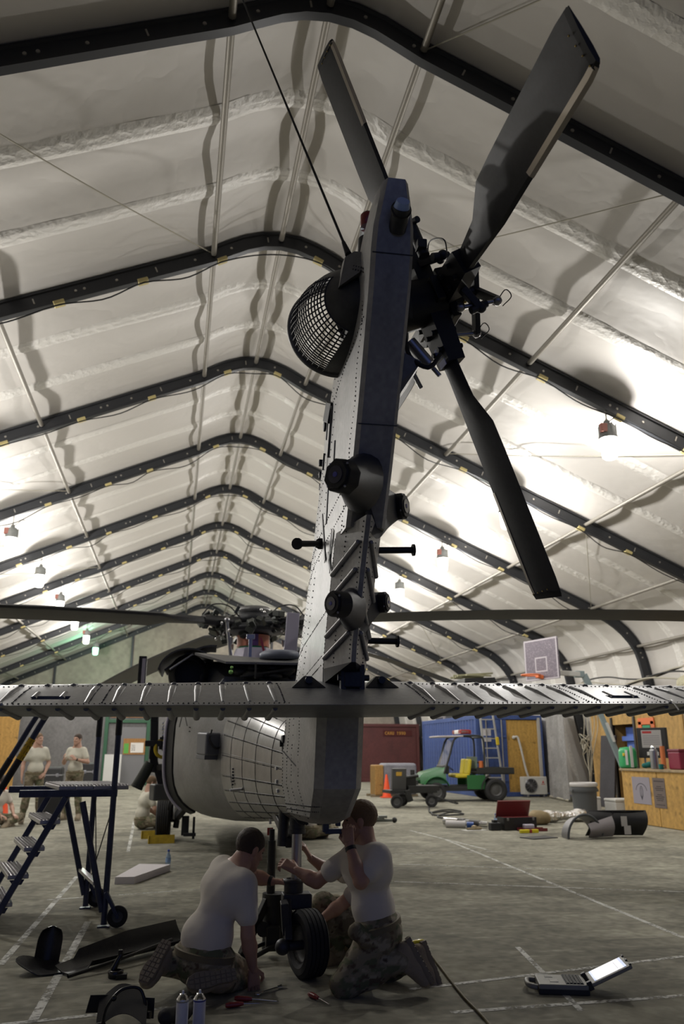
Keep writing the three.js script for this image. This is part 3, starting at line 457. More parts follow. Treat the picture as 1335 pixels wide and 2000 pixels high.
  // engine deck, cowlings, exhausts
  const ed = add('engine_deck', loft([[-1.0, 2.34, .5], [-.86, 2.62, 1], [.86, 2.62, 1], [1.0, 2.34, .5]].length && [-5.55, -6.0, -6.6, -8.6, -9.4].map((z, i) => { const w = [.62, .95, 1.05, 1.05, .8][i], t = [2.42, 2.66, 2.74, 2.74, 2.5][i]; return [V(-w, 2.2, z), V(-w * .96, t - .16, z), V(-w * .8, t, z), V(w * .8, t, z), V(w * .96, t - .16, z), V(w, 2.2, z)]; }), { crease: .3 }), P.grey, H);
  add('work_platform', loft([[V(-.92, 2.69, -5.35), V(-.5, 2.55, -5.1), V(.62, 2.55, -5.1), V(.95, 2.69, -5.4), V(.9, 2.74, -6.6), V(-.8, 2.8, -6.6)], [V(-.92, 2.72, -5.35), V(-.5, 2.58, -5.1), V(.62, 2.58, -5.1), V(.95, 2.72, -5.4), V(.9, 2.77, -6.6), V(-.8, 2.83, -6.6)]], { crease: .3 }), P.grey, ed);
  add('open_bay_parts', [...Array(16).keys()].map(k => ball(.05 + .03 * hash3(k, 1, 1), [-.45 + .9 * hash3(k, 2, 1), 2.4 + .12 * hash3(k, 3, 1), -5.18 - .1 * hash3(k, 4, 1)], [1.4, .8, 1], 10)).concat([rod([-.3, 2.38, -5.12], [.4, 2.5, -5.14], .02), rod([-.1, 2.36, -5.1], [-.1, 2.56, -5.08], .012)]), M.black, ed);
  add('green_fitting', [ball(.03, [-.43, 2.44, -5.08]), ball(.02, [-.42, 2.5, -5.08])], mat(.25, .5, .15, { rough: .3, metal: .4 }), ed);
  for (const sd of [-1, 1]) {
    const e = add('engine_exhaust', [lathe([[.19, .0], [.27, .02], [.29, .3], [.27, .9], [.22, 1.3], [.2, 1.3], [.24, .9], [.25, .3], [.19, .05]], [sd * 1.0, 2.46, -5.65], [-Math.PI / 2, 0, 0], 24), rod([sd * 1.0, 2.46, -5.9], [sd * 1.0, 2.46, -6.0], .24, .24, 20)], M.black, H);
    add('cowling_hood', grid(12, 8, (u, v) => { const a = Math.PI * (.95 - .75 * u); return V(sd * 1.0 + Math.cos(a) * sd * -.42 * -1 * -1, 2.44 + Math.sin(a) * .36, -5.5 - v * 1.1); }, .02), P.dark, e);
    add('open_cowl_panel', grid(8, 4, (u, v) => V(sd * (1.34 - .72 * u), 2.52 + .36 * Math.sin(u * 1.7), -5.75 - .7 * v), .025), P.dark, e);
    add('panel_stay', rod([sd * 1.25, 2.5, -5.5], [sd * .95, 2.72, -5.55], .014), M.steel, e);
  }
  add('deck_puck_antenna', lathe([[0, .13], [.24, .125], [.29, .09], [.29, 0], [0, 0]], [.27, 2.66, -5.6], null, 24), mat(.17, .19, .24, { rough: .5 }), ed);
  add('deck_post', [box(.05, .36, .04, [-.15, 2.84, -5.7]), box(.12, .07, .05, [-.15, 3.0, -5.7]), box(.08, .03, .08, [-.15, 2.68, -5.7])], M.steel, ed);
  add('red_streamer', box(.035, .2, .01, [.02, 2.9, -5.72], [0, 0, .25]), P.red, ed);
  add('mast_fairing', [loft([[-.6, -.6, 2.7], [.6, .6, 2.7]].length && [[.42, 2.68], [.3, 3.02]].map(([w, y]) => [V(-w, y, -7.3), V(-w * .55, y, -7.05), V(w * .55, y, -7.05), V(w, y, -7.3), V(w, y, -8.2), V(-w, y, -8.2)]), { crease: .2 }), box(.95, .12, 1.1, [0, 2.72, -7.6])], P.lav, H);
  // main rotor mast and head
  const hubY = 3.50, hz = -7.72, mm = add('rotor_mast', [rod([0, 2.9, hz], [0, hubY, hz], .17, .15, 20)], P.dark, H);
  add('swashplate_orange_band', rod([0, 3.1, hz], [0, 3.29, hz], .275, .275, 24), mat(.42, .12, .06, { rough: .4, coat: .4 }), mm);
  add('swashplate_violet_band', grid(8, 2, (u, v) => V(Math.sin(-.35 + u * .6) * .279, 3.1 + .19 * v, hz + Math.cos(-.35 + u * .6) * .279), .003), mat(.10, .045, .16, { rough: .35 }), mm);
  add('swashplate_green_band', rod([0, 3.0, hz], [0, 3.1, hz], .24, .24, 24), P.greenTape, mm);
  const hd2 = add('main_rotor_hub', [lathe([[0, .16], [.26, .16], [.3, .1], [.3, .02], [.2, 0], [.5, -.06], [.5, -.16], [.2, -.2], [0, -.2]], [0, hubY, hz], null, 24)], P.dark, H);
  add('bifilar_cap', lathe([[0, .14], [.26, .13], [.28, .06], [.2, 0], [0, 0]], [0, hubY + .14, hz]), P.grey, hd2);
  const azs = [[-118, .25], [-24, .25], [43, .25], [127, -.05]];
  const clutter = [], links = [];
  for (let k = 0; k < 70; k++) { const a = rnd() * 6.283, r = .3 + rnd() * .62; clutter.push(box(.05 + rnd() * .12, .04 + rnd() * .1, .05 + rnd() * .1, [Math.cos(a) * r, hubY - .22 + rnd() * .34, hz + Math.sin(a) * r], [rnd(), rnd() * 3, rnd()])); }
  add('head_fittings', clutter, mat(.05, .055, .05, { rough: .4, metal: .5 }), hd2);
  add('head_bolts', [...Array(26).keys()].map(() => { const a = rnd() * 6.283, r = .4 + rnd() * .5; return ball(.022, [Math.cos(a) * r, hubY - .2 + rnd() * .34, hz + Math.sin(a) * r], [1, 1.4, 1], 8); }), M.chrome, hd2);
  for (const [deg, pitch] of azs) {
    const a = deg * Math.PI / 180, d = V(Math.sin(a), 0, -Math.cos(a)), ch = V(-Math.cos(a), 0, -Math.sin(a)), c0 = V(0, hubY - .02, hz);
    const yOff = r => -.012 * r - .0065 * r * r;
    const sec = r => { const c = r < 1.6 ? .2 + (r - .9) * .15 : .53, tw = pitch - r * .006, q = ch.clone().multiplyScalar(Math.cos(tw)).add(V(0, Math.sin(tw), 0)), n = V(0, Math.cos(tw), 0).addScaledVector(ch, -Math.sin(tw)), t = r < 1.5 ? .1 : .06; return [[.3, 0], [.24, .5], [.0, .5], [-.4, .25], [-.7, .04], [-.7, -.04], [-.4, -.25], [0, -.5], [.24, -.5]].map(([u, w]) => c0.clone().addScaledVector(d, r).addScaledVector(q, u * c).addScaledVector(n, w * t).add(V(0, yOff(r), 0))); };
    const bl = add('main_rotor_blade', loft([.55, .9, 1.3, 1.55, 1.75, 2.5, 3.5, 4.5, 5.5, 6.5, 7.4, 8.0, 8.18].map(sec), { crease: .5 }), P.blade, H);
    add('blade_cuff', [rod(c0.clone().addScaledVector(d, .25), c0.clone().addScaledVector(d, .95), .11, .08, 14), box(.2, .12, .24, [0, 0, 0]).applyAxisAngleY?.(a) ?? ball(.13, c0.clone().addScaledVector(d, .5).toArray(), [1, .7, 1])], M.black, bl);
    const lp = c0.clone().addScaledVector(d, .62).addScaledVector(ch, .18); add('pitch_change_rod', [rod(lp.clone().add(V(0, -.02, 0)), V(lp.x * .75, 2.72, hz + (lp.z - hz) * .75), .03, .03, 10), ball(.05, lp.toArray()), rod(V(lp.x * .85, 3.1, hz + (lp.z - hz) * .85), V(lp.x * .83, 3.2, hz + (lp.z - hz) * .83), .042, .042, 10)], M.steel, bl);
    add('damper', [rod(c0.clone().addScaledVector(d, .35).addScaledVector(ch, -.2), c0.clone().addScaledVector(d, .85).addScaledVector(ch, -.16), .045, .04, 10)], P.dark, bl);
    add('hub_wire_arc', tube([c0.clone().addScaledVector(d, .3).add(V(0, .12, 0)), c0.clone().addScaledVector(d, .5).add(V(0, .27, 0)), c0.clone().addScaledVector(d, .8).add(V(0, .26, 0)), c0.clone().addScaledVector(d, .98).add(V(0, .08, 0))], .012, 18, 6), M.black, bl);
  }
  // side antenna blade on the far deck
  const an = hs(568, 1250, -6.6); add('blade_antenna', box(.2, .95, .06, [an.x, an.y - .05, an.z], [0, 0, -.06]), P.lav, H);
  const lp = hs(278, 1306, -7.0); const mir = add('side_mirror_post', [box(.12, .62, .1, [lp.x, lp.y - .12, lp.z])], M.black, H); add('mirror_face', box(.05, .5, .02, [lp.x + .02, lp.y - .1, lp.z + .06]), P.lav, mir); add('mirror_arm', rod([lp.x, lp.y - .4, lp.z], [-1.15, 2.1, lp.z], .03), M.black, mir);
}
{ // door gun swung out on its mount, port side
  const q = (x, y) => hs(x, y, -7.5), g = add('door_gun_mount', [bar(q(302, 1400), q(300, 1500), .12, .1, V(0, 0, 1)), bar(q(300, 1480), q(318, 1545), .09, .1, V(0, 0, 1)), box(.26, .09, .16, q(300, 1452).toArray()), box(.12, .12, .12, q(302, 1402).toArray()), ...[...Array(14).keys()].map(k => box(.04 + .08 * hash3(k, 5, 5), .04 + .07 * hash3(k, 6, 5), .1, q(294 + 24 * hash3(k, 7, 5), 1410 + 110 * hash3(k, 8, 5)).toArray())), bar(q(306, 1500), V(-1.2, 1.2, -7.3), .08, .08)], M.black, H);
  add('gun_barrel_shroud', [rod(q(294, 1490), q(268, 1535), .085, .09, 16), rod(q(268, 1535), q(266, 1539), .095, .095, 16)], mat(.035, .04, .035, { rough: .45, metal: .3 }), g);
  add('yellow_hose_ring', fin(moved(new THREE.TorusGeometry(.13, .028, 8, 22), q(318, 1462).toArray(), [0, .5, 0])), P.yellow, g);
  add('ammunition_box', box(.3, .24, .3, q(314, 1547).toArray(), [0, .3, 0]), mat(.09, .095, .1, { rough: .5 }), g);
  add('cartridge_cluster', [...Array(16).keys()].map(k => rod(q(316 + 8 * (k % 2) + 2 * hash3(k, 1, 7), 1412 + 6 * Math.floor(k / 2)), q(320 + 8 * (k % 2), 1413 + 6 * Math.floor(k / 2)), .026, .026, 8)), M.chrome, g);
  add('feed_hose', tube([q(312, 1450), q(326, 1475), q(322, 1510), q(314, 1535)], .04, 24, 8), M.black, g);
}
{ // stabilator
  const half = 2.19, teY = 1.64, sec = x => { const f = Math.min(1, Math.abs(x) / half), c = 1.08 - .26 * f, tilt = .095, zt = 1.9, th = (.105 - .03 * f); const q = [[0, .008], [.3, .62], [.55, .98], [.72, 1], [.88, .72], [.97, .3], [1, 0], [.97, -.3], [.88, -.74], [.72, -.94], [.5, -.88], [.25, -.5], [0, -.008]]; return q.map(([u, w]) => V(x, teY + .012 * x + u * c * Math.sin(tilt) + w * th, zt - u * c * Math.cos(tilt))); };
  const onTop = (x, u, sink = 0) => { const r = sec(x); const k = u < .3 ? [0, 1, u / .3] : u < .55 ? [1, 2, (u - .3) / .25] : u < .72 ? [2, 3, (u - .55) / .17] : [3, 4, (u - .72) / .16]; return r[k[0]].clone().lerp(r[k[1]], k[2]).add(V(0, -sink, 0)); };
  const onLow = (x, u) => { const r = sec(x); return u < .25 ? r[12].clone().lerp(r[11], u / .25) : u < .5 ? r[11].clone().lerp(r[10], (u - .25) / .25) : r[10].clone().lerp(r[9], (u - .5) / .22); };
  for (const sd of [-1, 1]) {
    const xs = [.32, .7, 1.1, 1.5, 1.9, 2.15, 2.19].map(v => v * sd);
    const hp = onTop(sd * 1.47, .17), solid = new Brush(loft((sd < 0 ? [...xs].reverse() : xs).map(sec), { crease: .5 })), tool = new Brush(box(.17, .05, .07, [hp.x, hp.y, hp.z], [.42, 0, 0], 0)); solid.updateMatrixWorld(); tool.updateMatrixWorld();
    const pn = add('stabilator_panel', fin(new Evaluator().evaluate(solid, tool, SUBTRACTION).geometry), P.bead, H);   // hand hole cut into the skin
    for (let k = 0; k < 14; k++) { const x = sd * (.40 + k * .128), sk = .0; if (k === 8 || k === 9) { const p = onTop(x, .18, .009), q = onTop(x + sk * .4, .3, .009); add('pressed_bead', [rod(p, q, .016, .015, 8), ball(.015, q.toArray(), [1, 1, 1], 8)], P.bead, pn); }
      else { const p = onTop(x, .07, .009), q = onTop(x - sk, .3, .009), r = onTop(x - sk * 1.3, .44, .009); add('pressed_bead', [rod(p, q, .012, .02, 8), rod(q, r, .02, .02, 8), ball(.02, r.toArray(), [1, 1, 1], 8), ball(.02, q.toArray(), [1, 1, 1], 8)], P.bead, pn); }
      const s0 = onTop(x - sk, .54, .009), s1 = onTop(x - sk * 1.4, .78, .009); add('pressed_bead', [rod(s0, s1, .019, .017, 8), ball(.019, s0.toArray(), [1, 1, 1], 8)], P.bead, pn);
      const l0 = onLow(x, .1), l1 = onLow(x - sk, .55); add('lower_bead', [rod(l0, l1, .013, .02, 8), ball(.02, l1.toArray(), [1, 1, 1], 8)], P.bead, pn); }
    for (let x = .34; x < 2.17; x += .024) { for (const u of [.03, .5]) { const p = onTop(x * sd, u); rivetSpots.push([p.x, p.y, p.z, 0, .9, .4]); } }
    for (const x0 of [.36, 1.22, 1.28, 1.62]) for (let u = .05; u < .5; u += .028) { const p = onTop(x0 * sd, u); rivetSpots.push([p.x, p.y, p.z, 0, .9, .4]); }
    
    const w0 = onTop(sd * 1.66, .02); add('static_wick', [tube([w0, w0.clone().add(V(-.03 * sd * 0 - .05, .005, .1)), w0.clone().add(V(-.09, -.05, .22))], .004, 12, 5), ball(.01, w0.toArray())], M.steel, pn);
  }
  const ct = add('stabilator_centre', loft([-.32, 0, .32].map(sec), { crease: .5 }), P.bead, H);
  for (const x of [-.2, .2]) { const p = onTop(x, .45); add('hinge_lug', [loft([[V(p.x - .09, p.y - .02, p.z + .1), V(p.x + .09, p.y - .02, p.z + .1), V(p.x + .09, p.y - .02, p.z - .1), V(p.x - .09, p.y - .02, p.z - .1)], [V(p.x - .02, p.y + .045, p.z + .03), V(p.x + .02, p.y + .045, p.z + .03), V(p.x + .02, p.y + .045, p.z - .03), V(p.x - .02, p.y + .045, p.z - .03)]], { crease: .2 }), rod([p.x, p.y + .02, p.z + .04], [p.x, p.y + .02, p.z + .09], .02, .02, 8)], P.dark, ct); }
  add('stabilator_actuator', [rod([.03, 1.76, 1.5], [.03, 1.9, 1.42], .035, .03, 12), box(.1, .09, .1, [.03, 1.79, 1.52]), box(.03, .14, .05, [-.02, 1.8, 1.54]), box(.03, .14, .05, [.08, 1.8, 1.54]), rod([-.05, 1.8, 1.55], [.12, 1.8, 1.55], .016)], P.dark, ct);
}
{ // rivets: thousands of small heads, one joined part
  H.updateMatrixWorld(true);
  const sides = H.children.filter(o => ['vertical_fin', 'fin_rear_panel', 'pylon_base', 'antenna_bracket'].includes(o.name)), tops = H.children.filter(o => o.name === 'stabilator_panel'), rc = new THREE.Raycaster();
  for (const q of rivetSpots) {                                        // seat every head on the skin it belongs to
    const side = Math.abs(q[3]) > .5 && q[2] > -.6 && (q[1] > 1.62 || q[2] > .34), top = q[4] > .85;
    if (!side && !top) continue;
    const o = top ? V(q[0], 3, q[2]) : V(Math.sign(q[3]) * 1.2, q[1], q[2]), d = top ? V(0, -1, 0) : V(-Math.sign(q[3]), 0, 0);
    rc.set(o.applyMatrix4(H.matrixWorld), d.transformDirection(H.matrixWorld)); const h = rc.intersectObjects(top ? tops : sides, false)[0];
    if (h) { const p = h.point.applyMatrix4(hInv); q[0] = p.x; q[1] = p.y; q[2] = p.z; } else q[5] = 'off';
  }
  for (let i = rivetSpots.length - 1; i >= 0; i--) if (rivetSpots[i][5] === 'off') rivetSpots.splice(i, 1);
  const g = new THREE.SphereGeometry(.0042, 6, 4);
  const im = new THREE.InstancedMesh(g, P.rivet, rivetSpots.length), m4 = new THREE.Matrix4();
  rivetSpots.forEach(([x, y, z], i) => { const s = .75 + .6 * hash3(i, 3, 9); im.setMatrixAt(i, m4.makeScale(s, s, s).setPosition(x, y, z)); });
  im.name = 'rivet_heads'; im.userData.kind = 'stuff'; im.castShadow = im.receiveShadow = true; H.add(im);
}
// wheels and gear legs
function tyre(R, w, grooves, parent, name = 'tyre') {                 // axis along x
  const p = [], hw = w / 2; p.push([R * .55, -hw * .75], [R * .7, -hw], [R * .88, -hw * .98], [R * .965, -hw * .8]);
  for (let k = 0; k <= grooves; k++) { const c = -hw * .72 + (1.44 * hw) * k / grooves, gw = hw * .035; p.push([R * (1 - .02 * Math.abs(c / hw) ** 2), c - gw * 1.4], [R * .955, c - gw], [R * .955, c + gw], [R * (1 - .02 * Math.abs(c / hw) ** 2), c + gw * 1.4]); }
  p.push([R * .965, hw * .8], [R * .88, hw * .98], [R * .7, hw], [R * .55, hw * .75]);
  let g = new THREE.LatheGeometry(p.map(q => new THREE.Vector2(...q)), 48); g.rotateZ(Math.PI / 2); g = toCreasedNormals(g, .5);
  const t = add(name, fin(g), M.rubber, parent);
  add('wheel_rim', lathe([[0, -hw * .5], [R * .3, -hw * .5], [R * .34, -hw * .35], [R * .5, -hw * .45], [R * .57, -hw * .8], [R * .57, hw * .8], [R * .5, hw * .45], [R * .34, hw * .35], [R * .3, hw * .5], [0, hw * .5]], null, [0, 0, Math.PI / 2], 28), mat(.10, .10, .10, { rough: .5, metal: .4 }), t);
  return t;
}
{
  for (const sd of [-1, 1]) {
    const t = tyre(.33, .24, 5, H); t.position.set(sd * 1.35, .34, -8.83);
    const leg = add('main_gear_leg', [rod([sd * 1.12, .34, -8.83], [sd * 1.36, .34, -8.83], .06), rod([sd * 1.16, .34, -8.8], [sd * 1.1, 1.3, -8.6], .075, .08, 16), rod([sd * 1.14, .2, -8.75], [sd * 1.08, .7, -8.7], .05), bar([sd * 1.15, .34, -8.83], [sd * .9, .7, -7.6], .1, .12)], P.dark, H);
    add('oleo_strut', rod([sd * 1.16, .34, -8.7], [sd * 1.13, .95, -8.6], .045, .045, 14), P.white, leg);
    add('brake_line', tube([[sd * 1.2, .3, -8.7], [sd * 1.28, .5, -8.55], [sd * 1.2, .8, -8.55]], .012), M.black, leg); add('tie_down_bracket', [box(.12, .3, .1, [sd * .98, .25, -8.5]), box(.2, .05, .08, [sd * .9, .12, -8.4]), box(.04, .34, .05, [sd * .84, .22, -8.42])], M.black, leg);
  }
  // tail gear: swivelled wheel, yoke, opened lower cylinder, piston hanging from the cone
  const tw = tyre(.205, .16, 4, H); tw.position.set(0, .208, 0); tw.rotation.y = .30;
  const yk = add('tail_gear_yoke', [bar([-.13, .22, .03], [-.13, .44, -.12], .05, .09), box(.2, .1, .15, [-.06, .44, -.16]), rod([-.17, .2, .05], [.12, .2, -.03], .03), ball(.05, [-.17, .2, .05]), box(.05, .2, .09, [-.15, .36, -.02], [.15, 0, .1])], P.dark, H);
  add('lower_cylinder', [lathe([[.05, 0], [.066, 0], [.066, .15], [.072, .155], [.072, .175], [.052, .178], [.048, .04]], [-.08, .40, -.17], null, 24)], P.dark, yk);
  const pt = hs(580, 1600, -.15), pb = hs(578, 1718, -.15);
  const ps = add('tail_strut_piston', rod([pt.x, .93, -.15], [pb.x, .54, -.16], .036, .036, 20), M.steel, H);
  add('strut_upper_sleeve', [rod([pt.x + .005, 1.12, -.15], [pt.x, .88, -.15], .06, .055, 20), rod([pt.x, .9, -.15], [pt.x, .87, -.15], .062, .062, 20)], P.dark, ps);
  add('drag_beam', [bar([-.1, .8, -.22], [-.16, 1.0, -1.0], .07, .07), rod([pt.x - .08, 1.1, -.25], [pt.x - .09, .78, -.25], .04)], P.dark, ps);
}
// ---------------------------------------------------------------- people: distance fields meshed with surface nets
function meshField(prims, cell, k = .03, wob = null) {
  const mn = V(1e9, 1e9, 1e9), mx = V(-1e9, -1e9, -1e9), boxes = prims.map(p => { const b = new THREE.Box3(); if (p.e) { const r = Math.max(p.e.x, p.e.y, p.e.z); b.expandByPoint(p.a.clone().addScalar(r)); b.expandByPoint(p.a.clone().addScalar(-r)); } else { const r = Math.max(p.r, p.s ?? p.r); b.expandByPoint(p.a.clone().addScalar(r)); b.expandByPoint(p.a.clone().addScalar(-r)); b.expandByPoint(p.b.clone().addScalar(r)); b.expandByPoint(p.b.clone().addScalar(-r)); } if (!p.cut) { mn.min(b.min); mx.max(b.max); } return b; });
  mn.addScalar(-3 * cell); mx.addScalar(3 * cell);
  const nx = Math.ceil((mx.x - mn.x) / cell) + 1, ny = Math.ceil((mx.y - mn.y) / cell) + 1, nz = Math.ceil((mx.z - mn.z) / cell) + 1;
  const D = new Float32Array(nx * ny * nz).fill(1); const q = V();
  prims.forEach((p, pi) => {
    const m = (p.k ?? k) + 3 * cell, b = boxes[pi], i0 = Math.max(0, Math.floor((b.min.x - m - mn.x) / cell)), i1 = Math.min(nx - 1, Math.ceil((b.max.x + m - mn.x) / cell)), j0 = Math.max(0, Math.floor((b.min.y - m - mn.y) / cell)), j1 = Math.min(ny - 1, Math.ceil((b.max.y + m - mn.y) / cell)), k0 = Math.max(0, Math.floor((b.min.z - m - mn.z) / cell)), k1 = Math.min(nz - 1, Math.ceil((b.max.z + m - mn.z) / cell));
    const ab = p.b ? p.b.clone().sub(p.a) : null, L2 = ab ? Math.max(1e-9, ab.lengthSq()) : 1, K = p.k ?? k;
    for (let kz = k0; kz <= k1; kz++) for (let j = j0; j <= j1; j++) for (let i = i0; i <= i1; i++) {
      q.set(mn.x + i * cell - p.a.x, mn.y + j * cell - p.a.y, mn.z + kz * cell - p.a.z); let d;
      if (p.e) { if (p.q) q.applyQuaternion(p.q); const ux = q.x / p.e.x, uy = q.y / p.e.y, uz = q.z / p.e.z, l = Math.sqrt(ux * ux + uy * uy + uz * uz), g = Math.sqrt(ux * ux / (p.e.x * p.e.x) + uy * uy / (p.e.y * p.e.y) + uz * uz / (p.e.z * p.e.z)); d = g > 1e-9 ? l * (l - 1) / g : -Math.min(p.e.x, p.e.y, p.e.z); }
      else { const t = Math.max(0, Math.min(1, (q.x * ab.x + q.y * ab.y + q.z * ab.z) / L2)), rad = p.r + ((p.s ?? p.r) - p.r) * t; const x = q.x - ab.x * t, y = q.y - ab.y * t, z = q.z - ab.z * t; d = Math.sqrt(x * x + y * y + z * z) - rad; }
      const ix = (kz * ny + j) * nx + i, o = D[ix];
      if (p.cut) D[ix] = Math.max(o, -d);
      else { const hh = Math.max(0, K - Math.abs(o - d)) / K; D[ix] = Math.min(o, d) - hh * hh * K * .25; }
    }
  });
  const planes = prims.filter(p => p.plane);
  const id = new Int32Array(nx * ny * nz).fill(-1), pos = [], idx = [];
  const at = (i, j, kk) => D[(kk * ny + j) * nx + i];
  for (let kk = 0; kk < nz - 1; kk++) for (let j = 0; j < ny - 1; j++) for (let i = 0; i < nx - 1; i++) {
    let mask = 0; const v = []; for (let c = 0; c < 8; c++) { const s = at(i + (c & 1), j + ((c >> 1) & 1), kk + (c >> 2)); v.push(s); if (s < 0) mask |= 1 << c; }
    if (mask === 0 || mask === 255) continue;
    let sx = 0, sy = 0, sz = 0, n = 0;
    for (let c = 0; c < 8; c++) for (const bit of [1, 2, 4]) if (!(c & bit)) { const e = c | bit; if ((v[c] < 0) !== (v[e] < 0)) { const t = v[c] / (v[c] - v[e]); sx += (c & 1) + (bit === 1 ? t : 0); sy += ((c >> 1) & 1) + (bit === 2 ? t : 0); sz += (c >> 2) + (bit === 4 ? t : 0); n++; } }
    id[(kk * ny + j) * nx + i] = pos.length / 3; pos.push(mn.x + (i + sx / n) * cell, mn.y + (j + sy / n) * cell, mn.z + (kk + sz / n) * cell);
  }
  const I = (i, j, kk) => id[(kk * ny + j) * nx + i];
  const quad = (a, b, c, d, f) => { if (a < 0 || b < 0 || c < 0 || d < 0) return; f ? idx.push(a, b, c, a, c, d) : idx.push(a, c, b, a, d, c); };
  for (let kk = 1; kk < nz - 1; kk++) for (let j = 1; j < ny - 1; j++) for (let i = 1; i < nx - 1; i++) {
    const s = at(i, j, kk) < 0;
    if (s !== (at(i + 1, j, kk) < 0)) quad(I(i, j - 1, kk - 1), I(i, j, kk - 1), I(i, j, kk), I(i, j - 1, kk), s);
    if (s !== (at(i, j + 1, kk) < 0)) quad(I(i - 1, j, kk - 1), I(i - 1, j, kk), I(i, j, kk), I(i, j, kk - 1), s);
    if (s !== (at(i, j, kk + 1) < 0)) quad(I(i - 1, j - 1, kk), I(i, j - 1, kk), I(i, j, kk), I(i - 1, j, kk), s);
  }
  const g = new THREE.BufferGeometry(); g.setAttribute('position', new THREE.Float32BufferAttribute(pos, 3)); g.setIndex(idx); g.computeVertexNormals();
  if (wob) { const P_ = g.attributes.position, N_ = g.attributes.normal; for (let i = 0; i < P_.count; i++) { const w = wob(P_.getX(i), P_.getY(i), P_.getZ(i)); P_.setXYZ(i, P_.getX(i) + N_.getX(i) * w, P_.getY(i) + N_.getY(i) * w, P_.getZ(i) + N_.getZ(i) * w); } g.computeVertexNormals(); }
  return g;
}
function tint(g, fn) { g = fin(g); const p = g.attributes.position, c = new Float32Array(p.count * 3); for (let i = 0; i < p.count; i++) { const q = fn(p.getX(i), p.getY(i), p.getZ(i)); c[i * 3] = q[0]; c[i * 3 + 1] = q[1]; c[i * 3 + 2] = q[2]; } g.setAttribute('color', new THREE.BufferAttribute(c, 3)); return g; }
const cap = (a, b, r, s, k) => ({ a: A3(a), b: A3(b), r, s: s ?? r, k });
const skinM = mat(.40, .22, .155, { rough: .5, bump: rep(T.grain, 10), bs: .0004 }), skinM2 = mat(.44, .26, .19, { rough: .5 });
const shirtM = mat(.60, .555, .49, { rough: .85, bump: rep(T.weave, 6), bs: .0006 }), shirtM2 = mat(.52, .50, .42, { rough: .85, bump: rep(T.weave, 6), bs: .0006 });
const camoM = mat(1, 1, 1, { rough: .9, vc: true, bump: rep(T.weave, 5), bs: .0006 });
const beltM = mat(.13, .105, .06, { rough: .75 }), bootM = mat(.27, .22, .155, { rough: .85, bump: rep(T.grain, 6), bs: .001 }), soleM = mat(.20, .165, .12, { rough: .85 }), hairM = mat(.045, .026, .016, { rough: .6, bump: rep(T.grain, 12), bs: .003 }), hairM2 = mat(.17, .10, .05, { rough: .6, bump: rep(T.grain, 12), bs: .003 }), eyeM = mat(.05, .04, .035, { rough: .2 });
const camo = (x, y, z) => { const a = fbm(x * 9, y * 14, z * 9, 3), b = fbm(x * 16 + 40, y * 26, z * 16, 3), c = fbm(x * 30 + 9, y * 40, z * 30 + 5, 2); if (c > .52) return [.085, .06, .038]; if (a > .5) return [.15, .125, .08]; if (b > .48) return [.105, .115, .06]; if (b < .33) return [.30, .265, .19]; return [.21, .18, .12]; };
function frame(f, u) { const z = f.clone().normalize(), x = u.clone().cross(z).normalize(), y = z.clone().cross(x); return new THREE.Matrix4().makeBasis(x, y, z); }   // x = the person's left
function headField(c, f, u) {
  const m = frame(f, u), q = new THREE.Quaternion().setFromRotationMatrix(m).invert(), L = (x, y, z) => V(x, y, z).applyMatrix4(m).add(c), E = (x, y, z, rx, ry, rz, k, cut) => ({ a: L(x, y, z), e: V(rx, ry, rz), q, k, cut });
  return { L, E, m, prims: [E(0, .03, -.012, .074, .092, .096, .02), E(0, -.035, .03, .058, .082, .064, .03), cap(L(.045, -.06, .0), L(.012, -.1, .07), .026, .022, .03), cap(L(-.045, -.06, .0), L(-.012, -.1, .07), .026, .022, .03), cap(L(0, .02, .088), L(0, -.026, .108), .010, .015, .014), cap(L(-.034, .028, .08), L(.034, .028, .08), .013, .013, .014), E(.026, -.028, .075, .02, .016, .016, .02), E(-.026, -.028, .075, .02, .016, .016, .02), cap(L(-.018, -.058, .09), L(.018, -.058, .09), .009, .009, .01), cap(L(-.015, -.071, .088), L(.015, -.071, .088), .008, .008, .01), E(.076, -.008, -.008, .010, .033, .021, .012), E(-.076, -.008, -.008, .010, .033, .021, .012), E(0, -.1, .075, .02, .016, .014, .02)] };
}
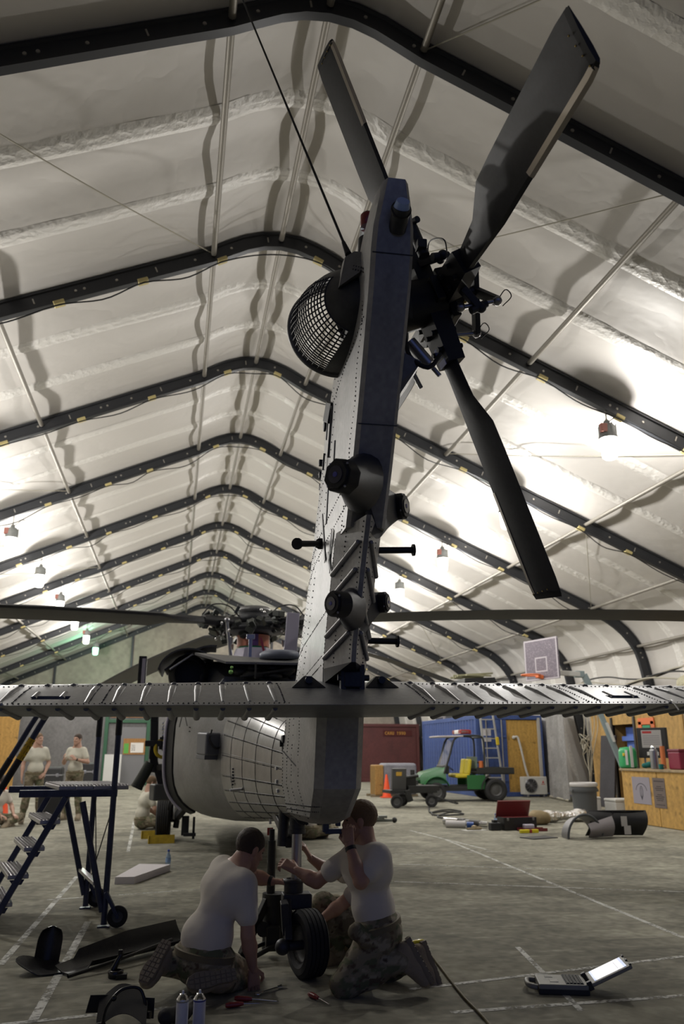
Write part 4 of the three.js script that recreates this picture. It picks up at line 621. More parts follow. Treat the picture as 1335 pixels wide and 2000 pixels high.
function handField(wrist, dir, palm, S, o = {}) {                     // palm: the way the palm faces; side +1 puts the thumb towards dir x palm
  const d = dir.clone().normalize(), n = palm.clone().addScaledVector(d, -palm.dot(d)).normalize(), w = d.clone().cross(n).multiplyScalar(o.side ?? 1), P_ = (a, b, c) => wrist.clone().addScaledVector(d, a * S).addScaledVector(w, b * S).addScaledVector(n, c * S), out = [];
  const curl = o.curl ?? .35, fl = [[.028, .072, .9], [.009, .08, 1], [-.011, .076, .95], [-.03, .06, .8]];
  for (const [b, , ] of fl) out.push(cap(P_(.0, b * .6, 0), P_(.09, b, 0), .015 * S, .0125 * S, .012));
  fl.forEach(([b, len, sc], i) => { let p = P_(.09, b, 0), ang = curl * (.55 + .12 * i) + (o.fan ?? 0) * i, r = .0096 * S; const seg = [.5, .3, .24].map(k => k * len * S); for (let s = 0; s < 3; s++) { const dd = d.clone().multiplyScalar(Math.cos(ang)).addScaledVector(n, Math.sin(ang)).addScaledVector(w, (b * (o.spread ?? 1.5))), e = p.clone().addScaledVector(dd.normalize(), seg[s]); out.push(cap(p, e, r, r * .9, .004)); p = e; r *= .9; ang += curl * 1.15; } });
  const t0 = P_(.025, .03, .006), t1 = P_(.058, .062, .02), t2 = P_(.088, .07, .03 + .02 * curl), t3 = P_(.11, .066, .04 + .03 * curl); out.push(cap(t0, t1, .017 * S, .0125 * S, .012), cap(t1, t2, .0115 * S, .0105 * S, .005), cap(t2, t3, .0105 * S, .009 * S, .005));
  return out;
}
function footwear(root, ankle, knee, toeDir, soleDir, fine) {
  const d = toeDir.clone().normalize(), n = soleDir.clone().addScaledVector(d, -soleDir.dot(d)).normalize(), w = d.clone().cross(n), Q = (a, b, c) => ankle.clone().addScaledVector(d, a).addScaledVector(w, b).addScaledVector(n, c), sh = knee.clone().sub(ankle).normalize();
  const g = meshField([cap(ankle.clone().addScaledVector(sh, .13), ankle, .062, .052), cap(ankle, Q(-.035, 0, .05), .05, .043), cap(Q(-.04, 0, .055), Q(.1, 0, .06), .043, .042), cap(Q(.02, 0, .01), Q(.12, 0, .05), .045, .04), cap(Q(.09, .012, .062), Q(.165, .006, .068), .04, .034), cap(Q(.09, -.014, .062), Q(.155, -.01, .068), .038, .034)], fine ? .007 : .014, .03, fine ? (x, y, z) => .003 * (vnoise(x * 40, y * 40, z * 40) - .5) : null);
  const b = add('boot', fin(g), bootM, root);
  const out = [[-.09, .0], [-.082, .028], [-.05, .038], [.03, .036], [.1, .05], [.15, .048], [.19, .03], [.205, .0], [.19, -.028], [.14, -.046], [.08, -.044], [.02, -.033], [-.05, -.036], [-.082, -.026]];
  add('sole', loft([out.map(([a, c]) => Q(a, c, .083)), out.map(([a, c]) => Q(a * 1.02, c * 1.05, .095)), out.map(([a, c]) => Q(a, c, .112))], { crease: .4 }), soleM, b);
  if (fine) { const bl = []; const m = new THREE.Matrix4().makeBasis(d, w.clone().negate(), n); for (let i = 0; i < 9; i++) for (let j = -1; j <= 1; j++) { const a = -.072 + i * .031, ww = a > .06 && a < .17 ? .029 : .022; const c = Q(a, j * ww, .114); const bx = new THREE.BoxGeometry(.025, ww * .82, .007); bx.applyMatrix4(m); bx.translate(c.x, c.y, c.z); add('tread_block', fin(bx), soleM, b); } }
}
// J: joints in metres; faces = body forward; o: options
function person(label, J, o = {}) {
  const root = thing('person', label, 'person', o.group), fine = o.fine, cell = fine ? .011 : .016, S = o.s ?? 1;
  const L = o.left.clone().normalize();                               // the person's own left
  const Lc = J.lsh.clone().sub(J.rsh).normalize();
  const torso = e => [cap(J.chest.clone().addScaledVector(Lc, .085), J.chest.clone().addScaledVector(Lc, -.085), .118 * S + e, .118 * S + e, .06), cap(J.rsh.clone().lerp(J.lsh, .14), J.lsh.clone().lerp(J.rsh, .14), .068 * S + e, .068 * S + e, .08), cap(J.chest, J.waist, .12 * S + e, .108 * S + e, .06), cap(J.waist.clone().addScaledVector(L, .052), J.waist.clone().addScaledVector(L, -.052), .106 * S + e, .106 * S + e, .06), cap(J.waist, J.pelvis, .12 * S + e, .125 * S + e, .06)];
  const hips = e => [cap(J.pelvis.clone().addScaledVector(L, .07), J.pelvis.clone().addScaledVector(L, -.07), .125 * S + e, .125 * S + e, .06)];
  const leg = (hp, kn, an, e) => [cap(hp, kn, .088 * S + e, .064 * S + e, .03), cap(kn, an, .062 * S + e, .045 * S + e, .02), cap(kn.clone().lerp(an, .15), kn.clone().lerp(an, .45), .056 * S + e, .06 * S + e, .03)];
  const arm = (sh, el, wr, e) => [cap(sh, el, .056 * S + e, .043 * S + e, .03), cap(el, el.clone().lerp(wr, .35), .043 * S + e, .046 * S + e, .02), cap(el.clone().lerp(wr, .3), wr, .045 * S + e, .028 * S + e, .02)];
  const hf = headField(J.head, o.face, o.up ?? UP);
  const neckTop = hf.L(0, -.06, -.02), neckLow = J.lsh.clone().lerp(J.rsh, .5).add(V(0, .015, 0));
  const bodyG = [fin(meshField([...torso(-.012), ...hips(-.015), ...leg(J.lhip, J.lknee, J.lank, -.012), ...leg(J.rhip, J.rknee, J.rank, -.012), ...arm(J.lsh, J.lel, J.lwr, 0), ...arm(J.rsh, J.rel, J.rwr, 0), cap(neckLow, neckTop, .064, .056, .04), cap(neckLow.clone().lerp(J.lsh, .5), neckTop, .05, .045, .04), cap(neckLow.clone().lerp(J.rsh, .5), neckTop, .05, .045, .04)], cell, .03)), fin(meshField(hf.prims, fine ? .0045 : .009, .015)), fin(meshField(handField(J.lwr, J.lhd, J.lpalm, S * 1.02, { side: 1, ...(o.lh ?? {}) }), fine ? .0042 : .008, .006)), fin(meshField(handField(J.rwr, J.rhd, J.rpalm, S * 1.02, { side: -1, ...(o.rh ?? {}) }), fine ? .0042 : .008, .006))];
  add('body', bodyG, o.skin ?? skinM, root);
  add('hair', fin(meshField([hf.E(0, .033, -.014, .082, .098, .103, .01), hf.E(0, -.10, .085, .16, .155, .09, .01, true), hf.E(0, -.135, .0, .2, .105, .2, .01, true)], fine ? .005 : .01, .01, fine ? (x, y, z) => .004 * (vnoise(x * 120, y * 120, z * 120) - .4) : null)), o.hair ?? hairM, root);
  for (const sd of [-1, 1]) add('eye', ball(.0085, hf.L(sd * .032, .006, .079).toArray(), [1.3, .7, 1], 8), eyeM, root);
  const sl = k => (sh, el) => cap(sh, sh.clone().lerp(el, k), .07 * S, .069 * S, .045);
  add('t_shirt', fin(meshField([...torso(.008).slice(0, 4), cap(J.waist.clone().addScaledVector(L, .04), J.waist.clone().lerp(J.pelvis, .75).addScaledVector(L, .05), .11 * S, .107 * S, .06), cap(J.waist.clone().addScaledVector(L, -.04), J.waist.clone().lerp(J.pelvis, .75).addScaledVector(L, -.05), .11 * S, .107 * S, .06), sl(.62)(J.lsh, J.lel), sl(.62)(J.rsh, J.rel), cap(neckLow.clone().add(V(0, -.05, 0)), neckLow, .08, .068, .04)], fine ? .009 : .014, .04, (x, y, z) => (fine ? .011 : .009) * (fbm(x * 7 + y * 5, y * 11 - x * 4, z * 7, 3) - .45))), o.shirt ?? shirtM, root);
  const tr = tint(meshField([...hips(.016), cap(J.waist.clone().lerp(J.pelvis, .7), J.pelvis, .125 * S, .14 * S, .06), ...leg(J.lhip, J.lknee, J.lank, .02), ...leg(J.rhip, J.rknee, J.rank, .02), ...(o.pocket ? [cap(o.pocket[0], o.pocket[1], .05, .045, .04)] : [])], fine ? .009 : .014, .035, (x, y, z) => (fine ? .026 : .016) * (fbm(x * 9, y * 13 + x * 5, z * 9, 3) - .45)), camo);
  add('trousers', tr, camoM, root);
  // belt around the waistband
  const bc = J.waist.clone().lerp(J.pelvis, .72), ax = J.waist.clone().sub(J.pelvis).normalize(), bx = L.clone().addScaledVector(ax, -L.dot(ax)).normalize(), bz = ax.clone().cross(bx), rings = [-.022, -.018, .018, .022].map((h, i) => [...Array(30).keys()].map(j => { const a = j / 30 * 6.28319, r = i === 0 || i === 3 ? .14 : .158; return bc.clone().addScaledVector(ax, h).addScaledVector(bx, Math.cos(a) * (r * S + .062)).addScaledVector(bz, Math.sin(a) * r * S * 1.0); }));
  add('belt', loft(rings, { capA: false, capB: false, crease: .6 }), beltM, root);
  footwear(root, J.lank, J.lknee, J.ltoe, J.lsole ?? V(0, -1, 0), fine); footwear(root, J.rank, J.rknee, J.rtoe, J.rsole ?? V(0, -1, 0), fine);
  const band = (el, wr, k) => { const c = el.clone().lerp(wr, k), d = wr.clone().sub(el).normalize(); return rod(c.clone().addScaledVector(d, -.011), c.clone().addScaledVector(d, .011), .036 * S, .034 * S, 16); };
  if (o.watchL) add('wrist_band', band(J.lel, J.lwr, .9), M.black, root); if (o.watchR) add('wrist_band', band(J.rel, J.rwr, .9), M.black, root);
  return root;
}
{ // kneeling mechanic, back to us, one hand on the floor
  const z = (x, y, d) => atZ(x, y, -d), J = {};
  J.pelvis = z(397, 1876, 5.62); J.waist = z(404, 1828, 5.62); J.chest = z(440, 1740, 5.66); J.lsh = z(433, 1692, 5.84); J.rsh = z(480, 1727, 5.52); J.head = z(488, 1658, 5.70);
  J.lel = z(498, 1712, 6.08); J.lwr = z(532, 1722, 6.02); J.lhd = z(570, 1722, 6.06).sub(J.lwr); J.lpalm = V(.1, -1, .3);
  J.rel = z(484, 1828, 5.5); J.rwr = z(494, 1893, 5.56); J.rhd = V(.12, -1, -.25); J.rpalm = V(-.2, -.2, -.95);
  J.lhip = z(372, 1874, 5.74); J.rhip = z(425, 1880, 5.56); J.lknee = z(440, 1898, 6.0); J.rknee = z(478, 1908, 5.83); J.lank = z(316, 1884, 5.62); J.rank = z(428, 1918, 5.42);
  J.ltoe = z(283, 1942, 5.5).sub(J.lank).normalize(); J.lsole = V(-.42, .05, .9); J.rtoe = V(-1, -.1, .12); J.rsole = V(-.05, .45, .9);
  person('man in tan T-shirt and camouflage trousers kneeling with his hand on the floor', J, { fine: true, left: V(-.66, 0, -.75), face: V(.8, -.42, -.5), up: V(.25, 1, -.1), watchL: true, lh: { curl: .25, side: -1 }, rh: { curl: .2, spread: 3, side: 1 } });
}
{ // kneeling mechanic facing the strut, hand at his face
  const z = (x, y, d) => atZ(x, y, -d), J = {};
  J.pelvis = z(738, 1818, 5.46); J.waist = z(728, 1768, 5.46); J.chest = z(716, 1698, 5.44); J.lsh = z(740, 1672, 5.28); J.rsh = z(690, 1668, 5.62); J.head = z(703, 1602, 5.46);
  J.lel = z(704, 1722, 5.18); J.lwr = z(682, 1650, 5.26); J.lhd = z(676, 1606, 5.3).sub(J.lwr); J.lpalm = V(.55, .1, -.8);
  J.rel = z(618, 1722, 5.72); J.rwr = z(578, 1700, 5.8); J.rhd = z(552, 1684, 5.84).sub(J.rwr); J.rpalm = V(-.2, -.6, -.7);
  J.lhip = z(735, 1832, 5.37); J.rhip = z(742, 1826, 5.58); J.lknee = z(672, 1922, 5.36); J.rknee = z(690, 1915, 5.75); J.lank = z(783, 1876, 5.32); J.rank = z(808, 1878, 5.55);
  J.ltoe = z(818, 1940, 5.28).sub(J.lank).normalize(); J.lsole = V(.9, -.15, .2); J.rtoe = z(830, 1938, 5.5).sub(J.rank).normalize(); J.rsole = V(.95, -.15, .0);
  person('man in tan T-shirt kneeling upright beside the tail strut, fist raised to his face', J, { fine: true, left: V(-.3, 0, .95), face: V(-.95, -.05, -.3), watchL: true, lh: { curl: 1.15 }, rh: { curl: .8 }, skin: skinM, hair: hairM2, pocket: [z(695, 1818, 5.28), z(710, 1835, 5.27)] });
}
{ // third mechanic, squatting behind him, mostly hidden
  const z = (x, y, d) => atZ(x, y, -d), J = {};
  J.pelvis = z(722, 1838, 6.2); J.waist = z(722, 1800, 6.2); J.chest = z(722, 1738, 6.18); J.lsh = z(722, 1722, 6.02); J.rsh = z(712, 1708, 6.36); J.head = z(722, 1682, 6.2);
  J.lel = z(668, 1765, 6.05); J.lwr = z(626, 1797, 5.96); J.lhd = V(-.8, .25, -.2); J.lpalm = V(-.3, -.3, -.8);
  J.rel = z(648, 1706, 6.35); J.rwr = z(606, 1676, 6.3); J.rhd = V(-.5, .85, .0); J.rpalm = V(-.8, -.3, -.2);
  J.lhip = z(715, 1842, 6.1); J.rhip = z(722, 1838, 6.32); J.lknee = z(632, 1766, 6.12); J.rknee = z(655, 1772, 6.45); J.lank = z(655, 1856, 6.12); J.rank = z(680, 1838, 6.45);
  J.ltoe = V(-.95, -.05, .25); J.rtoe = V(-1, 0, 0);
  person('man squatting behind the upright kneeling mechanic, forearm reaching to the tail wheel', J, { fine: true, left: V(-.2, 0, .98), face: V(-.95, -.2, -.1), rh: { curl: .5 }, lh: { curl: .5 } });
}
// men further back: joints set around a spot, x to the picture's right when turn is 0
function standing(label, spot, turn, s, o) {
  const R = new THREE.Matrix4().makeRotationY(turn).setPosition(spot), p = (x, y, z) => V(x * s, y * s, z * s).applyMatrix4(R), d = (x, y, z) => V(x, y, z).transformDirection(R), J = { pelvis: p(0, .95, 0), waist: p(0, 1.08, .01), chest: p(0, 1.32, 0), lsh: p(.17, 1.45, 0), rsh: p(-.17, 1.45, 0), head: p(0, 1.68, .02), lhip: p(.09, .92, 0), rhip: p(-.09, .92, 0), lknee: p(.13, .5, .03), rknee: p(-.13, .5, .03), lank: p(.17, .115, 0), rank: p(-.17, .115, 0), ltoe: d(.25, 0, 1), rtoe: d(-.25, 0, 1) };
  o.pose(J, p, d); o.left = d(1, 0, 0); o.face = o.face ?? d(0, 0, 1); o.s = s * .9; return person(label, J, o);
}
standing('man standing with one thumb at his belt, looking aside, beyond the blue stairs', atY(58, 1608), .35, 1.0, { skin: skinM2, shirt: shirtM2, hair: hairM2, face: V(.8, 0, .6), group: 'men talking by the equipment cases', pose: (J, p, d) => { J.lel = p(.27, 1.19, -.04); J.lwr = p(.17, .98, .12); J.lhd = d(-.6, -.5, .3); J.lpalm = d(-.2, -.2, -1); J.rel = p(-.25, 1.17, -.03); J.rwr = p(-.27, .92, .06); J.rhd = d(0, -1, .1); J.rpalm = d(1, 0, 0); } });
standing('man standing with both hands raised in talk, beyond the blue stairs', atY(138, 1602), -.35, 1.0, { skin: skinM2, shirt: shirtM2, face: V(-.55, -.05, .85), group: 'men talking by the equipment cases', watchL: true, pose: (J, p, d) => { J.lel = p(.3, 1.2, .05); J.lwr = p(.1, 1.26, .24); J.lhd = d(-.6, .6, .3); J.lpalm = d(-.6, -.2, -.5); J.rel = p(-.27, 1.18, .02); J.rwr = p(-.16, 1.25, .26); J.rhd = d(.2, .8, .4); J.rpalm = d(.7, -.2, -.5); } });
function seated(label, spot, turn, s, o = {}) {
  const R = new THREE.Matrix4().makeRotationY(turn).setPosition(spot), p = (x, y, z) => V(x * s, y * s, z * s).applyMatrix4(R), d = (x, y, z) => V(x, y, z).transformDirection(R);
  const J = { pelvis: p(0, .15, 0), waist: p(0, .28, 0), chest: p(0, .5, .04), lsh: p(.17, .61, .07), rsh: p(-.17, .61, .07), head: p(0, .84, .14), lhip: p(.1, .13, .02), rhip: p(-.1, .13, .02), lknee: p(.38, .16, .3), rknee: p(-.38, .16, .3), lank: p(-.02, .09, .42), rank: p(.05, .09, .3), ltoe: d(-.9, -.1, .3), rtoe: d(.9, -.1, .3), lel: p(.26, .38, .16), rel: p(-.26, .38, .16), lwr: p(.16, .22, .36), rwr: p(-.14, .22, .36), lhd: d(-.2, -.3, .9), rhd: d(.2, -.3, .9), lpalm: d(0, -1, 0), rpalm: d(0, -1, 0) };
  return person(label, J, { left: d(1, 0, 0), face: d(0, -.35, 1), s: s * .92, ...o });
}
seated('man sitting cross-legged on the floor beside the main wheel', atY(276, 1620), 1.9, 1.0, { shirt: shirtM2, skin: skinM2, hair: hairM2 });
seated('man sitting on the floor behind the blue stairs by an orange cone', atY(-14, 1614), .9, 1.0, { skin: skinM2 });
seated('man crouching on the floor beyond the tail gear', atY(600, 1640), 2.6, .98, {});
// ---------------------------------------------------------------- blue maintenance stairs
{
  const S = thing('maintenance_stairs', 'dark blue wheeled steel stairs with serrated metal treads and handrails', 'stairs');
  const blue = mat(.05, .06, .115, { rough: .45, metal: .2, map: rep(T.grime, 2) }), tread = mat(.45, .44, .45, { rough: .35, metal: .8 });
  const zn = -7.7, zf = -8.6, pipe = .026;
  const sides = [[zn, V(-.51, 0, zn), V(-.51, 1.88, zn), V(-.91, 1.04, zn), V(-1.43, -.0, zn), V(-1.12, 1.77, zn), V(-1.46, 1.1, zn)], [zf, V(-.75, 0, zf), V(-.76, 1.88, zf), V(-1.16, 1.04, zf), V(-1.68, 0, zf), V(-1.36, 1.77, zf), V(-1.70, 1.1, zf)]];
  for (const [z, foot, top, st, sb, r1, r2] of sides) {
    add('upright_post', [rod(foot.clone().add(V(0, .02, 0)), top, pipe, pipe, 14)], blue, S);
    add('foot_plate', box(.1, .012, .08, [foot.x, .006, z]), blue, S);
    add('handrail', tube([top, top.clone().add(V(-.06, .05, 0)), top.clone().add(V(-.2, .06, 0)), r1.clone().add(V(.06, .08, 0)), r1, r1.clone().lerp(r2, .5), r2, r2.clone().add(V(-.03, -.08, 0)), r2.clone().add(V(-.035, -.35, 0)), r2.clone().add(V(-.03, -.62, 0))], pipe, 60, 12), blue, S);
    add('stringer', bar(st, sb, .05, .07, V(0, 0, 1)), blue, S);
    add('diagonal_leg', rod(V(st.x + .14, 1.0, z), V(foot.x - .02, .12, z), .027, .027, 12), blue, S);
    add('platform_side_rail', box(.82, .06, .04, [st.x + .02, 1.07, z]), blue, S);
    add('rail_grip_sleeve', [rod(r1.clone().lerp(r2, .62), r1.clone().lerp(r2, .98), pipe + .004, pipe + .004, 12)], M.black, S);
    add('post_sleeve', rod(top.clone().add(V(0, -.32, 0)), top.clone().add(V(0, -.1, 0)), pipe + .003, pipe + .003, 12), M.black, S);
  }
  const [n0] = sides; const c0 = n0[5].clone().lerp(n0[6], .36), c1 = n0[5].clone().lerp(n0[6], .62), cd = c1.clone().sub(c0).normalize();
  const safe = textTex(256, 64, (x, w, h) => { x.fillStyle = '#c9a21c'; x.fillRect(0, 0, w, h); x.fillStyle = '#141414'; x.font = 'bold 50px sans-serif'; x.textAlign = 'center'; x.textBaseline = 'middle'; for (let k = 0; k < 4; k++) { x.save(); x.translate(32 + k * 64, h / 2 + 2); x.rotate(Math.PI / 2); x.fillText('SAFE'[k], 0, 0); x.restore(); } });
  const sg = new THREE.CylinderGeometry(pipe + .006, pipe + .006, c0.distanceTo(c1), 16, 1, true); { const uv = sg.attributes.uv; for (let i = 0; i < uv.count; i++) { const u = uv.getX(i), v = uv.getY(i); uv.setXY(i, v, (u * 3) % 1); } } sg.applyQuaternion(new THREE.Quaternion().setFromUnitVectors(UP, cd)); sg.translate((c0.x + c1.x) / 2, (c0.y + c1.y) / 2, (c0.z + c1.z) / 2);
  const sm = mat(1, 1, 1, { rough: .6 }); sm.map = safe; add('safe_label', sg, sm, S);
  const studs = (w, d, p) => { const out = [box(w, .035, d, [p[0], p[1], p[2]], null, .006)]; const nx = Math.round(w / .028), nz = Math.round(d / .034); for (let i = 0; i < nx; i++) for (let j = 0; j < nz; j++) out.push(lathe([[.011, 0], [.008, .012], [.005, .012], [.004, .002]], [p[0] - w / 2 + (i + .5) * w / nx, p[1] + .017, p[2] - d / 2 + (j + .5) * d / nz], null, 6)); return out; };
  for (let k = 0; k < 4; k++) place(add('platform_tread', studs(.145, .92, [0, 0, 0]), tread, S), [-1.03 + k * .15, 1.115, (zn + zf) / 2], .27);
  for (let k = 1; k <= 4; k++) { const y = 1.05 - k * .215, f = (1.04 - y) / 1.04, xn = -.91 - .52 * f; const t = place(add('stair_tread', studs(.17, .88, [0, 0, 0]), tread, S), [xn - .13, y, (zn + zf) / 2], .27); for (const s of [-1, 1]) add('tread_bracket', ext([[-.07, -.02], [.05, -.02], [.03, -.06], [-.04, -.06]], .012, [0, 0, s * .45]), blue, t); }
  for (const [x, z] of [[-.40, zn + .05], [-.66, zf - .05]]) { const w = tyre(.085, .045, 1, S, 'caster_wheel'); w.position.set(x, .088, z); w.rotation.y = Math.PI / 2; add('caster_arm', [bar([x - .11, .28, z], [x, .09, z], .03, .07, V(0, 0, 1)), rod([x, .088, z - .04], [x, .088, z + .04], .016)], blue, S); }
  add('cross_cable', rod([-.5, 1.0, zn], [-.74, .2, zf], .005, .005, 6), M.black, S); add('cross_cable', rod([-.74, 1.0, zf], [-.62, .12, (zn + zf) / 2], .005, .005, 6), M.black, S);
  add('base_tie_bar', bar([-.6, .34, zn], [-.82, .34, zf], .05, .03), tread, S);
}
// ---------------------------------------------------------------- tripod jack, chocks, floor items near the tail
{
  const j = thing('tripod_jack', 'black tripod hydraulic jack standing beside the tail wheel', 'jack'); place(j, [.78, 0, -6.42]);
  const dk = mat(.03, .032, .03, { rough: .5, metal: .3, map: rep(T.grime, 2) });
  add('jack_body', [rod([0, .05, 0], [0, .36, 0], .085, .08, 18), rod([0, .34, 0], [0, .42, 0], .095, .09, 18), box(.1, .16, .1, [-.02, .14, .09])], dk, j);
  add('jack_ram', [rod([-.03, .4, 0], [-.03, .78, 0], .032, .03, 16), rod([-.03, .76, 0], [-.03, .86, 0], .022, .02, 12)], dk, j);
  for (const a of [2.6, .5, 4.7]) { add('jack_leg', [bar([Math.cos(a) * .07, .38, Math.sin(a) * .07], [Math.cos(a) * .28, .05, Math.sin(a) * .28], .045, .055), rod([Math.cos(a) * .07, .1, Math.sin(a) * .07], [Math.cos(a) * .27, .06, Math.sin(a) * .27], .014)], dk, j); add('jack_foot', lathe([[0, .05], [.02, .05], [.05, .012], [.05, 0], [0, 0]], [Math.cos(a) * .29, 0, Math.sin(a) * .29]), dk, j); }
  add('yellow_tag', lathe([[0, 0], [.03, .004], [.03, .012], [0, .016]], [.09, .24, .07], [Math.PI / 2, 0, 0]), P.yellow, j); add('pump_handle', [rod([.06, .12, .1], [-.25, .03, .3], .016), rod([-.09, .2, .06], [-.09, .2, .12], .05, .05, 14)], dk, j);
  const ch = (x, z, l) => { const c = thing('wheel_chock', l, 'chock'); place(c, [x, 0, z], .05); const yel = mat(.55, .38, .02, { rough: .6, map: rep(T.grime, 3) }); add('chock_block', ext([[-.055, 0], [.055, 0], [.04, .11], [-.03, .13]], .42, [0, 0, 0], [0, Math.PI / 2, 0], .008), yel, c); add('chock_end_plate', box(.015, .12, .12, [-.2, .06, 0]), yel, c); };
  ch(-.14, -14.18, 'yellow wheel chock against the rear of the left main wheel'); ch(-.28, -14.98, 'yellow wheel chock in front of the left main wheel');
  const foam = solo('foam_slab', (() => { const a = V(-.58, 0, -10.02), b = V(-.37, 0, -10.0), c = V(.02, 0, -10.98), d = V(-.36, 0, -11.1); return loft([[a, b, c, d], [a, b, c, d].map(p => p.clone().add(V(0, .075, 0)))], { crease: .2 }); })(), mat(.72, .68, .70, { rough: .85, bump: rep(T.grain, 8), bs: .002 }), 'thick white foam slab lying on the floor', 'foam slab');
}
function bottle(p, label) { const b = thing('water_bottle', label, 'bottle', 'plastic water bottles'); place(b, p); add('bottle_body', lathe([[0, 0], [.03, 0], [.033, .01], [.031, .05], [.034, .07], [.034, .13], [.03, .15], [.014, .185], [.013, .2], [0, .2]], null, null, 18), mat(.6, .72, .85, { rough: .1, trans: .7 }), b); add('bottle_cap', lathe([[0, .222], [.014, .222], [.016, .2], [0, .198]], null, null, 14), mat(.02, .06, .4, { rough: .4 }), b); add('bottle_label', lathe([[.0345, .075], [.0352, .078], [.0352, .122], [.0345, .125]], null, null, 18), mat(.3, .45, .7, { rough: .5 }), b); }
bottle(V(-.01, 0, -11.2), 'clear water bottle with blue cap behind the foam slab');
{ // long black cowl panel on the floor
  const pn = thing('removed_cowl_panel', 'long black curved cowl panel lying on the floor by the stairs', 'cowl panel');
  const bk = mat(.012, .012, .013, { rough: .38, bump: rep(T.grain, 4), bs: .0006 });
  const A = V(-.66, 0, -6.2), B = V(.16, 0, -6.95), dir = B.clone().sub(A).setY(0), side = V(-dir.z, 0, dir.x).normalize();
  add('panel_skin', grid(30, 10, (u, v) => { const p = A.clone().addScaledVector(dir, u), w = .1 + .07 * u, h = .03 + .07 * Math.min(1, u * 1.8) * (1 - .1 * u); const s = v * 2 - 1; return p.addScaledVector(side, s * w * (1 - .25 * Math.abs(s))).add(V(0, .012 + h * Math.max(0, -s + .1) * .9 + .05 * s * s * (u > .15 ? 1 : 0), 0)); }, .006), bk, pn);
  add('scoop_dish', grid(20, 10, (u, v) => { const a = u * Math.PI * 2, r = .02 + .98 * v; return V(-.80 + Math.cos(a) * .17 * r, .012 + .075 * r * r * Math.max(0, -Math.cos(a)) + .03 * r * r * Math.max(0, -Math.sin(a)), -6.3 + Math.sin(a) * .13 * r); }, .005), bk, pn);
  add('upright_tab', grid(10, 12, (u, v) => { const w = v > .6 ? Math.sqrt(Math.max(0, 1 - ((v - .6) / .4) ** 2)) : 1; return V(-.79 + (u - .5) * (.05 + .11 * w) + .02 * v, .012 + .235 * v, -6.4 - .05 * Math.cos((u - .5) * 3) - .03 * v); }, .006), bk, pn);
  add('stiffener_bar', tube([A.clone().add(V(.06, .02, .14)), A.clone().addScaledVector(dir, .3).add(V(.1, .05, .13)), A.clone().addScaledVector(dir, .75).add(V(.1, .09, .1))], .012), bk, pn);
  const hk = solo('black_clamp', [lathe([[.035, 0], [.05, .005], [.05, .04], [.035, .045]], [-.30, 0, -6.06], null, 18), rod([-.32, .04, -6.08], [-.27, .14, -6.1], .022, .012, 10), box(.03, .05, .03, [-.28, .13, -6.1]), box(.07, .03, .05, [-.26, .016, -6.02])], M.blackGloss, 'glossy black clamp fitting beside the black cowl panel', 'clamp');
  const bl = solo('metal_buckle', [box(.05, .012, .03, [.02, .006, -6.46], [0, .4, 0]), rod([.02, .012, -6.46], [.15, .012, -6.6], .006)], M.steel, 'small steel buckle on a strap by the kneeling man\'s boot', 'buckle');
}
